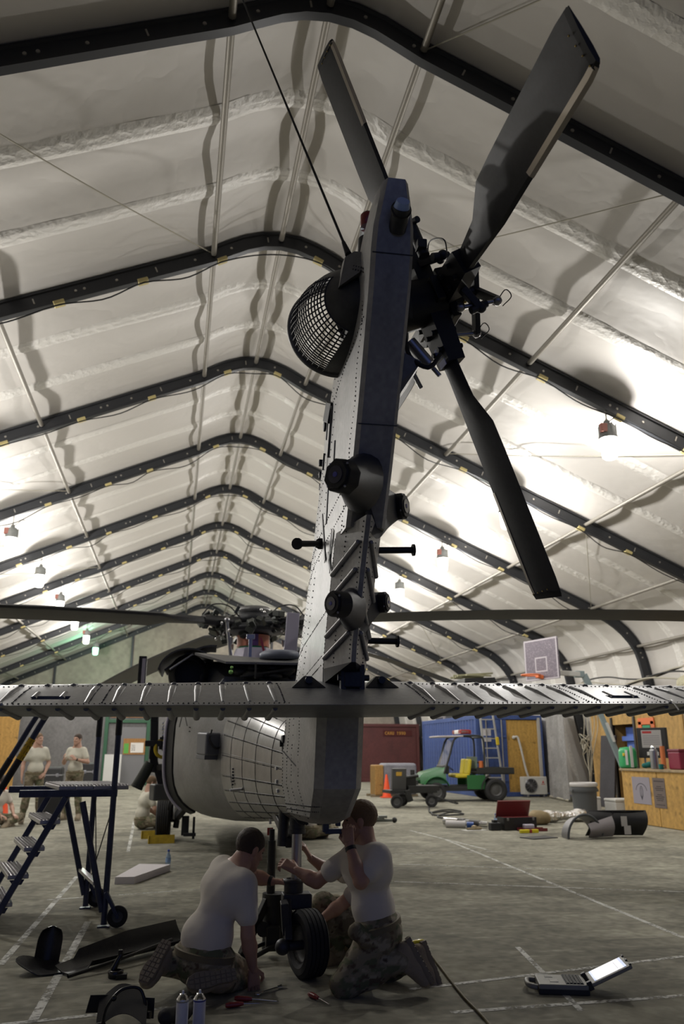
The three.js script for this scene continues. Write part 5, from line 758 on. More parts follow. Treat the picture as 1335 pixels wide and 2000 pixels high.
{ // hand tools
  const hand = (name, label, a, b, col) => { const t = thing(name, label, 'screwdriver', 'loose screwdrivers'); a = A3(a); b = A3(b); const d = b.clone().sub(a).normalize(), hl = .105; a.y = b.y = .016; const h = a.clone().addScaledVector(d, hl); add('handle', [rod(a, a.clone().addScaledVector(d, .02), .011, .016, 10), rod(a.clone().addScaledVector(d, .02), a.clone().addScaledVector(d, .075), .016, .0145, 8), rod(a.clone().addScaledVector(d, .075), h, .0145, .009, 10)], col, t); const e = b.clone(); e.y = .009; add('shank', [rod(h, e, .0042, .0036, 8), bar(e, e.clone().addScaledVector(d, .012), .009, .003)], M.chrome, t); };
  const red = mat(.26, .015, .02, { rough: .3, coat: .5 }), yel = mat(.75, .62, .02, { rough: .25, coat: .5 });
  hand('screwdriver', 'long red-handled screwdriver beside the wrench', atY(458, 1956), atY(540, 1959), red); hand('screwdriver', 'shorter red-handled screwdriver lying angled beside another', atY(440, 1970), atY(506, 1963), red); hand('screwdriver', 'single red screwdriver on the floor in front of the tail wheel', atY(603, 1947), atY(642, 1965), red); hand('screwdriver', 'yellow-handled screwdriver behind the kneeling man\'s boots', atY(826, 1842), atY(800, 1846), yel);
  const w = thing('combination_wrench', 'chrome combination wrench on the floor by the kneeling man\'s hand', 'wrench'); const a = atY(503, 1945), b = atY(546, 1931); a.y = b.y = .01; const d = b.clone().sub(a).normalize(), n = V(-d.z, 0, d.x);
  add('wrench_shaft', bar(a, b, .018, .008), M.chrome, w); add('ring_end', lathe([[.011, 0], [.02, 0], [.02, .012], [.011, .012], [.011, 0]], [a.x, .004, a.z], null, 18), M.chrome, w); add('open_end', [bar(b.clone().addScaledVector(n, .008), b.clone().addScaledVector(n, .018).addScaledVector(d, .04), .012, .01), bar(b.clone().addScaledVector(n, -.008), b.clone().addScaledVector(n, -.018).addScaledVector(d, .035), .012, .01), box(.03, .01, .03, b.toArray())], M.chrome, w);
  // spray cans
  const cans = [[.115, -4.93, 'white and silver spray can next to the work glove'], [.205, -4.925, 'white and blue-rimmed spray can beside another can']];
  cans.forEach(([x, z, l], i) => { const c = thing('spray_can', l, 'spray can', 'spray cans on the floor'); place(c, [x, 0, z]); add('can_body', lathe([[0, 0], [.031, 0], [.033, .004], [.033, .14], [0, .14]], null, null, 22), i ? mat(.5, .5, .58, { rough: .3 }) : mat(.6, .6, .63, { rough: .3 }), c); add('can_shoulder', lathe([[.033, .139], [.0345, .143], [.033, .147], [.022, .163], [.017, .165], [.017, .172], [0, .172]], null, null, 22), M.chrome, c); add('nozzle', [rod([0, .17, 0], [0, .187, 0], .0075, .006, 10)], mat(.8, .8, .78, { rough: .5 }), c); add('rim_band', lathe([[.0335, .134], [.0342, .136], [.0342, .14], [.0335, .141]], null, null, 22), i ? mat(.05, .06, .3, { rough: .4 }) : M.steel, c); });
  // face shield with head band
  const f = thing('face_shield', 'black face shield with curved head band lying on the floor', 'face shield'); const c = V(-.2, 0, -5.04);
  add('shield_visor', grid(14, 6, (u, v) => V(c.x - .13 + .26 * u, .02 + .11 * v * (1 - .3 * Math.abs(u - .35)) + .05 * Math.sin(u * 3.1), c.z + .1 - .16 * v - .08 * Math.sin(u * 3.14)), .004), mat(.03, .03, .032, { rough: .4 }), f);
  add('side_panel', box(.13, .09, .006, [c.x - .13, .1, c.z - .07], [.2, .5, -.15]), M.black, f); add('side_panel', box(.1, .1, .006, [c.x + .12, .07, c.z - .06], [0, -.4, 0]), M.black, f);
  add('head_band', tube([[c.x - .1, .03, c.z + .08], [c.x - .08, .11, c.z + .02], [c.x - .01, .17, c.z - .04], [c.x + .08, .165, c.z - .06], [c.x + .12, .09, c.z - .03], [c.x + .13, .05, c.z]], .0085, 40, 8), M.blackGloss, f);
  add('band_knob', [rod([c.x - .12, .03, c.z + .07], [c.x - .09, .04, c.z + .09], .02, .02, 12), rod([c.x + .125, .05, c.z - .01], [c.x + .15, .05, c.z + .0], .02, .02, 12), ball(.015, [c.x - .05, .14, c.z - .0])], M.blackGloss, f);
  const g = solo('work_glove', fin(meshField([cap([.05, .042, -5.04], [.13, .042, -5.07], .038, .042), cap([.13, .04, -5.08], [.2, .085, -5.13], .026, .017), cap([.14, .04, -5.1], [.17, .085, -5.16], .02, .016), cap([.12, .03, -5.06], [.22, .07, -5.1], .02, .015), cap([.1, .03, -5.03], [.12, .06, -5.0], .018, .015), cap([.04, .042, -5.02], [.03, .042, -5.02], .04, .042)], .006, .015, (x, y, z) => .004 * (vnoise(x * 50, y * 50, z * 50) - .5))), mat(.018, .017, .017, { rough: .75 }), 'black work glove lying behind the spray cans', 'glove');
}
{ // rugged laptop, opened flat, screen lit
  const l = thing('laptop', 'rugged grey laptop opened on the floor with a bright white screen', 'laptop'); place(l, [2.46, 0, -5.22], -.30);
  const body = mat(.23, .23, .21, { rough: .5, metal: .2 }), dk = mat(.02, .02, .02, { rough: .5 });
  add('base', box(.30, .055, .24, [-.02, .03, 0], null, .01), body, l); add('base_skirt', box(.305, .03, .245, [-.02, .017, 0]), dk, l);
  add('keyboard_well', box(.11, .004, .21, [.05, .058, 0], null, .001), dk, l); for (let i = 0; i < 5; i++) for (let j = 0; j < 11; j++) add('key', box(.017, .006, .0155, [.008 + i * .021, .062, -.092 + j * .0184], null, .002), mat(.035, .035, .034, { rough: .6 }), l);
  add('touchpad', box(.05, .003, .07, [-.07, .0585, .03]), mat(.3, .3, .28, { rough: .4 }), l); add('palm_label', box(.05, .002, .04, [-.09, .0585, -.06]), mat(.4, .4, .37, { rough: .7 }), l);
  add('carry_handle', [tube([[-.17, .03, -.09], [-.215, .035, -.08], [-.22, .035, .06], [-.17, .03, .08]], .016, 24, 8)], body, l);
  const lid = new THREE.Group(); lid.name = 'lid'; l.add(lid); lid.position.set(.135, .05, 0); lid.rotation.z = .42;
  const lb = add('lid_shell', box(.27, .022, .25, [.15, 0, 0], null, .008), body, lid);
  const scr = textTex(256, 256, (x, w, h) => { x.fillStyle = '#9fb4e8'; x.fillRect(0, 0, w, h); x.fillStyle = '#f3eef6'; x.fillRect(14, 0, w - 34, h); x.fillStyle = '#ffffff'; x.fillRect(20, 60, w - 80, h - 60); x.strokeStyle = '#6a6a8a'; x.lineWidth = 3; x.beginPath(); x.moveTo(20, 58); x.lineTo(w - 62, 58); x.lineTo(w - 62, h - 20); x.stroke(); });
  const sm = new THREE.MeshStandardMaterial({ color: 0x111111, emissive: 0xffffff, emissiveMap: scr, emissiveIntensity: .5, roughness: .3 });
  const sg = new THREE.BoxGeometry(.215, .002, .205); const so = add('screen', sg, sm, lid); so.position.set(.15, .0125, 0);
  for (const z of [-.1, .1]) add('hinge_lug', box(.03, .05, .03, [.005, .0, z]), dk, lid); for (const z of [-.1, 0, .1]) add('lid_bumper', box(.012, .012, .03, [.28, .012, z]), dk, lid);
  const rl = new THREE.RectAreaLight(0xeeeeff, .5, .2, .2); rl.position.set(.15, .02, 0); rl.rotation.x = Math.PI / 2; lid.add(rl);
  const c = solo('floor_cable', tube([atY(822, 1842), atY(860, 1892), atY(905, 1950), atY(952, 2000), atY(990, 2060)].map(p => p.setY(.008)), .008, 60, 8), mat(.14, .11, .05, { rough: .7 }), 'thin tan cable running along the floor behind the kneeling man', 'cable');
}
// ---------------------------------------------------------------- far left: partition, doors, cases
{
  const Z = -38, w = struct('wall_partition'), grey = mat(.21, .205, .205, { rough: .7, map: rep(T.grime, .3) }), green = mat(.025, .10, .05, { rough: .5 });
  const X = px => atZ(px, 1450, Z).x;
  add('wall_sheet', box(X(206) - X(22), 3.7, .08, [(X(206) + X(22)) / 2, 1.85, Z]), grey, w); add('wall_sheet', box(X(330) - X(206), 3.7, .08, [(X(330) + X(206)) / 2, 1.85, Z - .03]), grey, w);
  for (const px of [20, 206, 288]) add('green_post', box(.16, 3.75, .14, [X(px), 1.87, Z + .06]), green, w);
  add('green_rail', box(X(288) - X(206), .14, .12, [(X(288) + X(206)) / 2, 2.72, Z + .06]), green, w); add('green_rail', box(X(206) - X(20), .1, .12, [(X(206) + X(20)) / 2, 3.68, Z + .06]), green, w);
  for (let k = 0; k < 2; k++) add('amber_window_pane', box((X(286) - X(212)) / 2 - .04, .42, .04, [X(212) + (X(286) - X(212)) * (.25 + .5 * k), 3.1, Z + .05]), mat(.5, .22, .07, { rough: .3 }), w);
  const d = struct('door_1'); add('door_leaf', box(X(284) - X(234), 2.45, .06, [(X(284) + X(234)) / 2, 1.24, Z + .12]), mat(.19, .19, .2, { rough: .5 }), d); add('door_handle', [box(.07, .22, .05, [X(239), 1.15, Z + .17]), ball(.045, [X(239), 1.2, Z + .21])], M.steel, d);
  const wp = atZ(262, 1458, Z + .2); add('plywood_sign', box(.95, .68, .02, [wp.x, wp.y, Z + .17]), mat(.5, .3, .14, { rough: .8, map: rep(T.wood, 1) }), d);
  const nt = textTex(128, 64, (x, w_, h) => { x.fillStyle = '#e6e2dc'; x.fillRect(0, 0, w_, h); x.fillStyle = '#222'; x.font = '22px sans-serif'; x.save(); x.translate(26, 32); x.rotate(-1.57); x.textAlign = 'center'; x.fillText('NOT', 0, 0); x.fillText('EXIT', 0, 20); x.restore(); });
  const [ng, nm] = decal(.55, .42, nt); const no = add('paper_notice', ng, nm, d); no.position.set(wp.x + .12, wp.y - .05, Z + .19); add('green_paper', box(.2, .42, .006, [wp.x - .34, wp.y - .08, Z + .185]), mat(.12, .4, .08, { rough: .8 }), d);
  solo('white_board', box(.7, 1.3, .04, [atZ(219, 1500, -36.5).x, .66, -36.5], [-.12, 0, 0]), mat(.6, .6, .58, { rough: .5 }), 'plain white board leaning against the grey door', 'board');
  solo('plywood_sheet', box(1.6, 2.9, .05, [atZ(4, 1460, -35).x - .25, 1.46, -35], [-.05, 0, 0]), mat(.62, .42, .16, { rough: .75, map: rep(T.wood, .7) }), 'tall yellow plywood sheet leaning beside the green post', 'plywood sheet');
  const cs = (x0, x1, y0, y1, z, label, nm) => { const a = atZ(x0, y1, z), b = atZ(x1, y0, z), c = thing('equipment_case', label, 'case', 'black equipment cases'); place(c, [(a.x + b.x) / 2, 0, z]); const W = b.x - a.x, h = b.y; add('case_body', box(W, h - .04, .7, [0, h / 2 + .02, -.35]), mat(.022, .022, .024, { rough: .5 }), c); add('case_lid_band', [box(W + .02, .04, .72, [0, h * .68, -.35])], M.steel, c); for (const q of [-.3, .3]) add('case_latch', box(.09, .12, .03, [W * q, h * .68, .02]), M.chrome, c); for (const q of [-.46, .46]) add('case_foot', box(.08, .05, .6, [W * q, .025, -.35]), M.black, c); };
  cs(76, 122, 1498, 1538, -32, 'long black equipment case behind the two standing men'); cs(158, 190, 1490, 1530, -33, 'black riveted case with bright corners beyond the standing men');
  const bp = thing('black_carry_case', 'flat black case standing on the floor by the standing man', 'case'); place(bp, [atY(93, 1610).x, 0, atY(93, 1610).z]); add('case_shell', box(.46, .58, .16, [0, .29, 0], [0, .2, 0], .03), mat(.012, .012, .013, { rough: .6 }), bp); add('case_grip', tube([[-.08, .58, 0], [-.06, .63, 0], [.06, .63, 0], [.08, .58, 0]], .012), M.black, bp);
}
function cone(p, label) { const c = thing('traffic_cone', label, 'traffic cone', 'orange traffic cones'); place(c, p); const o = mat(.85, .09, .02, { rough: .45 }); add('cone_body', lathe([[.0, .71], [.03, .71], [.032, .7], [.14, .04], [.15, .03]], null, null, 20), o, c); add('cone_base', box(.36, .03, .36, [0, .015, 0]), o, c); }
cone(atY(755, 1558), 'orange traffic cone on the floor beside the grey crate'); cone(V(-3.62, 0, -19.6), 'orange traffic cone partly hidden by the blue stairs');
// ---------------------------------------------------------------- shipping containers
function corrugated(name, label, x0, x1, z0, z1, h, m, doorEnd) {     // z0 near end
  const c = thing(name, label, 'container'); const W = x1 - x0, L = z0 - z1; place(c, [x0, 0, z0]);
  const wave = (len, n) => { const q = [[0, 0]]; const p = len / n; for (let k = 0; k < n; k++) q.push([k * p + p * .08, .06], [k * p + p * .42, .06], [k * p + p * .58, 0], [k * p + p * .92, 0]); return q; };
  const sheet = (len, n) => ext([...wave(len, n), [len, -.02], [0, -.02]], h - .25);
  const sideG = ext([...wave(L, Math.round(L / .22)), [L, -.02], [0, -.02]], h - .25); sideG.rotateX(Math.PI / 2); sideG.rotateY(Math.PI / 2);
  const sideL = ext([...wave(L, Math.round(L / .29)).map(([x, y]) => [x, -y]), [L, .02], [0, .02]], h - .25); sideL.rotateX(Math.PI / 2); sideL.rotateY(Math.PI / 2); const sg = fin(sideL); sg.translate(.01, h / 2, 0); add('corrugated_side', sg, m, c); const s2 = fin(sideG.clone()); s2.translate(W - .03, h / 2, 0); add('corrugated_side', s2, m, c);
  const endG = ext([...wave(W, Math.round(W / .22)), [W, -.02], [0, -.02]], h - .25); endG.rotateX(-Math.PI / 2);
  const eg = fin(endG.clone()); eg.translate(0, h / 2, -L + .05); add('corrugated_end', eg, m, c); if (!doorEnd) { const e2 = fin(endG.clone()); e2.translate(0, h / 2, -.05); add('corrugated_end', e2, m, c); }
  for (const [x, z] of [[0, 0], [W, 0], [0, -L], [W, -L]]) add('corner_post', box(.12, h, .12, [x, h / 2, z]), m, c);
  for (const y of [.07, h - .07]) { for (const z of [0, -L]) add('end_rail', box(W, .14, .1, [W / 2, y, z]), m, c); for (const x of [0, W]) add('side_rail', box(.1, .14, L, [x, y, -L / 2]), m, c); }
  add('container_roof', box(W, .05, L, [W / 2, h - .03, -L / 2]), m, c); add('container_floor', box(W, .08, L, [W / 2, .1, -L / 2]), M.black, c); return c;
}
{
  const redM = mat(.11, .028, .028, { rough: .6, map: rep(T.grime, .5) }), blueM = mat(.055, .10, .30, { rough: .55, map: rep(T.grime, .5) });
  const rc = corrugated('red_shipping_container', 'dark red corrugated shipping container far back on the right', 8.85, 11.9, -40, -43.5, 2.75, redM);
  const tx = textTex(256, 48, (x, w, h) => { x.fillStyle = '#471414'; x.fillRect(0, 0, w, h); x.fillStyle = '#b78a3a'; x.font = 'bold 34px monospace'; x.textBaseline = 'middle'; x.fillText('CAXU 1990', 16, h / 2); });
  const [tg, tm] = decal(1.5, .28, tx); const to = add('container_code', tg, tm, rc); to.position.set(2.0, 2.3, .01);
  const bc = corrugated('blue_shipping_container', 'blue corrugated shipping container with a plywood-filled door end', 9.85, 12.12, -26.2, -32.2, 2.6, blueM, true);
  add('blue_door', [box(.98, 2.3, .07, [.55, 1.3, .0]), box(.9, .06, .05, [.55, .5, .05]), box(.9, .06, .05, [.55, 1.9, .05])], blueM, bc); for (const x of [.3, .85]) add('lock_rod', rod([x, .15, .08], [x, 2.45, .08], .02, .02, 8), M.galv, bc);
  add('plywood_infill', box(1.12, 2.35, .05, [1.6, 1.27, -.04]), mat(.66, .46, .15, { rough: .75, map: rep(T.wood, .8) }), bc); add('frame_post', box(.09, 2.5, .12, [2.2, 1.27, .02]), mat(.42, .40, .36, { rough: .7 }), bc);
  add('drain_pipe', [tube([[1.28, 1.88, .06], [1.38, 1.9, .1], [1.45, 1.7, .1], [1.62, .85, .1], [1.68, .62, .12]], .035, 40, 10), ball(.06, [1.28, 1.88, .04])], mat(.6, .58, .54, { rough: .6 }), bc);
  const wt = textTex(64, 256, (x, w, h) => { x.fillStyle = '#2c468f'; x.fillRect(0, 0, w, h); x.fillStyle = '#b9c6e2'; x.font = 'bold 26px monospace'; x.textAlign = 'center'; 'TRIU8812'.split('').forEach((c, i) => x.fillText(c, w / 2, 30 + i * 30)); });
  const [wg, wm] = decal(.3, 1.3, wt); const wo = add('side_code', wg, wm, bc); wo.rotation.y = -Math.PI / 2; wo.position.set(-.012, 1.75, -.75);
  add('door_notice', box(.3, .42, .01, [.32, 1.95, .06]), mat(.6, .58, .6, { rough: .8 }), bc);
  const ld = thing('aluminium_ladder', 'aluminium ladder leaning against the blue container door', 'ladder'); const b0 = V(9.95, 0, -25.65), b1 = V(10.5, 0, -25.62), t0 = V(9.9, 2.75, -26.0), t1 = V(10.35, 2.75, -26.0); const al = mat(.5, .5, .48, { rough: .4, metal: .6 });
  add('ladder_rail', bar(b0, t0, .07, .03), al, ld); add('ladder_rail', bar(b1, t1, .07, .03), al, ld); for (let k = 1; k < 9; k++) add('ladder_rung', bar(b0.clone().lerp(t0, k / 9), b1.clone().lerp(t1, k / 9), .05, .035), al, ld);
  const yg = solo('yellow_glove', box(.12, .26, .06, [10.38, 1.75, -25.75], [0, 0, .1], .03), P.yellow, 'yellow glove hanging on the aluminium ladder', 'glove');
  const ac = thing('air_conditioner_unit', 'white outdoor air conditioner unit beside the plywood container end', 'air conditioner'); place(ac, [11.55, 0, -25.75]); const wh = mat(.58, .57, .53, { rough: .5 });
  add('ac_body', box(.82, .55, .3, [0, .36, 0], null, .02), wh, ac); add('fan_grille', [lathe([[.21, 0], [.225, .012], [.21, .02]], [-.15, .36, .155], [Math.PI / 2, 0, 0], 28), ...[.17, .13, .09, .05].map(r => lathe([[r, 0], [r + .008, .006], [r, .01]], [-.15, .36, .158], [Math.PI / 2, 0, 0], 24)), ...[0, 1, 2, 3, 4, 5].map(k => box(.4, .008, .008, [-.15, .36, .165], [0, 0, k * .5236]))], M.steel, ac); add('fan_disc', rod([-.15, .36, .14], [-.15, .36, .153], .205, .205, 28), M.black, ac);
  add('ac_logo', [ext([[0, .08], [.04, 0], [-.04, 0]], .006, [.27, .44, .153]), box(.12, .018, .004, [.27, .4, .152])], mat(.55, .05, .04, { rough: .5 }), ac); for (const x of [-.28, .28]) add('ac_foot', box(.06, .09, .34, [x, .045, 0]), M.steel, ac);
  // goods stacked on the containers
  const cg = (nm, label, p, g, m) => solo(nm, g, m, label, 'cargo', 'goods stacked on the blue container');
  cg('covered_load', 'black covered load stacked on top of the blue container', null, loft([[V(9.95, 2.62, -27.6), V(11.7, 2.62, -27.6), V(11.7, 2.62, -29.6), V(9.95, 2.62, -29.6)], [V(10.05, 3.95, -27.7), V(11.2, 4.0, -27.7), V(11.2, 4.0, -29.4), V(10.05, 3.95, -29.4)]], { crease: .3 }), M.black);
  cg('lumber_bundle', 'bundle of loose poles lying over the covered load', null, [...Array(9).keys()].map(k => rod([9.9 + rnd() * .3, 4.05 + rnd() * .1, -27.7 - k * .18], [11.0 + rnd() * .2, 4.05 + rnd() * .14, -27.7 - k * .18], .04, .035, 6)), mat(.28, .27, .16, { rough: .8 }));
  cg('wooden_crate', 'grey wooden crate on the container roof beside the covered load', null, [box(1.1, 1.35, 1.0, [10.45, 3.29, -30.6]), ...[-.4, 0, .4].map(k => box(.1, 1.37, 1.04, [10.45 + k, 3.29, -30.6]))], mat(.3, .28, .27, { rough: .8 }));
}
{ // green utility vehicle, side on, nose to the left
  const U = thing('utility_vehicle', 'green utility vehicle with yellow seats and a red-white light bar', 'vehicle'); place(U, [8.55, 0, -24.4], -.1);
  const gr = mat(.02, .13, .035, { rough: .4, coat: .3 }), bk = mat(.02, .021, .02, { rough: .6 }), ye = mat(.62, .50, .03, { rough: .5 });
  for (const [x, r, w] of [[-.85, .27, .22], [.92, .33, .28]]) for (const z of [.62, -.62]) { const t = tyre(r, w, 6, U, 'wheel'); t.position.set(x, r, z); t.rotation.y = Math.PI / 2; }
  add('chassis', [box(2.3, .14, .8, [0, .38, 0]), box(1.0, .12, 1.2, [-.1, .36, 0])], bk, U);
  add('hood', loft([[V(-1.3, .5, .5), V(-1.3, .5, -.5), V(-.55, .5, -.6), V(-.55, .5, .6)], [V(-1.32, .68, .46), V(-1.32, .68, -.46), V(-.55, .78, -.58), V(-.55, .78, .58)], [V(-1.2, .82, .38), V(-1.2, .82, -.38), V(-.55, .98, -.5), V(-.55, .98, .5)]], { crease: .4 }), gr, U);
  for (const z of [.63, -.63]) { add('front_fender', grid(10, 3, (u, v) => V(-.85 + Math.cos(2.9 - u * 2.6) * .38, .34 + Math.sin(2.9 - u * 2.6) * .36, z * (.8 + .32 * v)), .02), gr, U); add('rear_side_panel', box(.55, .4, .04, [.35, .55, z * .98]), gr, U); add('rear_fender', grid(10, 3, (u, v) => V(.92 + Math.cos(3.1 - u * 1.2) * .42, .33 + Math.sin(3.1 - u * 1.2) * .42, z * (.8 + .35 * v)), .02), bk, U); }
  add('headlight', [ball(.07, [-1.3, .72, .34], [.6, .8, 1]), ball(.07, [-1.3, .72, -.34], [.6, .8, 1])], P.glass, U); add('front_bumper', [tube([[-1.42, .35, .5], [-1.48, .5, .3], [-1.48, .55, 0], [-1.48, .5, -.3], [-1.42, .35, -.5]], .035), box(.08, .3, .8, [-1.4, .45, 0])], bk, U);
  for (const z of [.27, -.27]) { add('seat_cushion', box(.46, .12, .46, [-.02, .72, z], null, .05), ye, U); add('seat_back', box(.12, .46, .44, [.2, .98, z], [0, 0, -.15], .05), ye, U); }
  const ro = add('roll_cage', [...[.58, -.58].map(z => tube([[-.6, .8, z], [-.42, 1.3, z], [-.25, 1.78, z], [-.1, 1.86, z], [.55, 1.86, z], [.62, 1.8, z], [.62, .7, z]], .03, 50, 10)), rod([-.1, 1.86, -.58], [-.1, 1.86, .58], .03), rod([.6, 1.84, -.58], [.6, 1.84, .58], .03), rod([.62, 1.1, -.58], [.62, 1.1, .58], .03)], bk, U);
  add('canopy', box(.8, .05, 1.25, [-.38, 1.86, 0], [0, 0, .02], .02), mat(.42, .38, .37, { rough: .5 }), U);
  add('light_bar', [box(.3, .12, 1.1, [.1, 2.0, 0], null, .03)], P.white, U); for (const z of [-.4, .4]) add('light_bar_lens', box(.31, .125, .3, [.1, 2.0, z], null, .03), P.red, U); add('light_bar_end', box(.3, .12, .14, [.26, 2.0, 0]), P.red, U);
  add('windshield', grid(2, 2, (u, v) => V(-.58 + .33 * v, .95 + .82 * v, -.56 + 1.12 * u)), P.glass, U); add('steering_wheel', lathe([[.15, 0], [.165, .01], [.15, .02]], [-.38, .95, .27], [0, 0, -.6]), bk, U);
  add('cargo_bed', [box(1.15, .06, 1.25, [.95, .8, 0]), box(1.15, .16, .05, [.95, .88, .62]), box(1.15, .16, .05, [.95, .88, -.62]), box(.05, .16, 1.25, [1.5, .88, 0])], bk, U); add('bed_headboard', box(.05, .34, 1.1, [.4, 1.1, 0]), mat(.12, .16, .12, { rough: .6 }), U);
  add('orange_canister', rod([.55, .83, .5], [.55, 1.15, .5], .07, .07, 14), mat(.6, .16, .04, { rough: .5 }), U); add('dashboard', box(.2, .25, 1.0, [-.52, .9, 0], null, .05), bk, U);
  // tow cart in front
  const C = thing('ground_power_cart', 'small black three-wheeled power cart with tow bar in front of the utility vehicle', 'cart'); place(C, [6.2, 0, -21.9], .12);
  for (const [x, z] of [[-.48, .38], [.0, -.42], [.55, .3]]) { const t = tyre(.165, .12, 4, C, 'wheel'); t.position.set(x, .166, z); t.rotation.y = Math.PI / 2 - .4; }
  add('cart_deck', [box(1.35, .08, .6, [.05, .4, 0]), box(.9, .14, .5, [.35, .48, .05])], bk, C); add('control_panel', box(.4, .55, .1, [-.35, .72, .22], [.12, 0, 0]), mat(.06, .06, .06, { rough: .5 }), C); add('amber_plate', box(.16, .1, .01, [-.37, .85, .29], [.12, 0, 0]), mat(.5, .3, .04, { rough: .5 }), C);
  add('engine_block', [box(.4, .35, .4, [.0, .62, -.05]), rod([.1, .75, .1], [.1, .95, .1], .06, .06, 12), box(.14, .3, .1, [-.12, .3, .34], [0, 0, .3]), rod([-.2, .75, .2], [.2, .8, .25], .04)], bk, C); add('tow_bar', [bar([.55, .3, .35], [1.05, .12, .6], .05, .04), lathe([[.05, 0], [.075, .01], [.05, .03]], [1.1, .1, .63], [.3, 0, 0])], bk, C); add('axle', rod([-.5, .17, .36], [.0, .17, -.4], .025), M.steel, C);
  const hose = thing('coiled_hose', 'black rubber hose in loose coils leading from the cart', 'hose'); add('hose_line', tube([[837, 1576], [845, 1590], [860, 1589], [900, 1586], [880, 1584], [845, 1590], [850, 1594], [905, 1593], [885, 1590], [855, 1598], [905, 1603], [925, 1610]].map(([x, y], i) => atY(x, y).setY(.02 + .012 * (i % 3))), .018, 90, 8), bk, hose); add('hose_end', rod(atY(922, 1609).setY(.03), atY(930, 1612).setY(.03), .03), M.steel, hose);
  const gb = thing('grey_crate', 'grey metal crate with a plywood side behind the orange cone', 'crate'); place(gb, [7.05, 0, -27.2]); add('crate_body', box(1.15, 1.0, .8, [.3, .55, 0]), mat(.25, .25, .29, { rough: .6, map: rep(T.grime, 1) }), gb); add('plywood_side', box(.3, .95, .7, [-.42, .52, .02]), mat(.45, .3, .12, { rough: .75, map: rep(T.wood, 1) }), gb); add('pallet_skid', [box(1.6, .08, .1, [.1, .04, .3]), box(1.6, .08, .1, [.1, .04, -.3])], mat(.2, .16, .1, { rough: .8 }), gb);
}
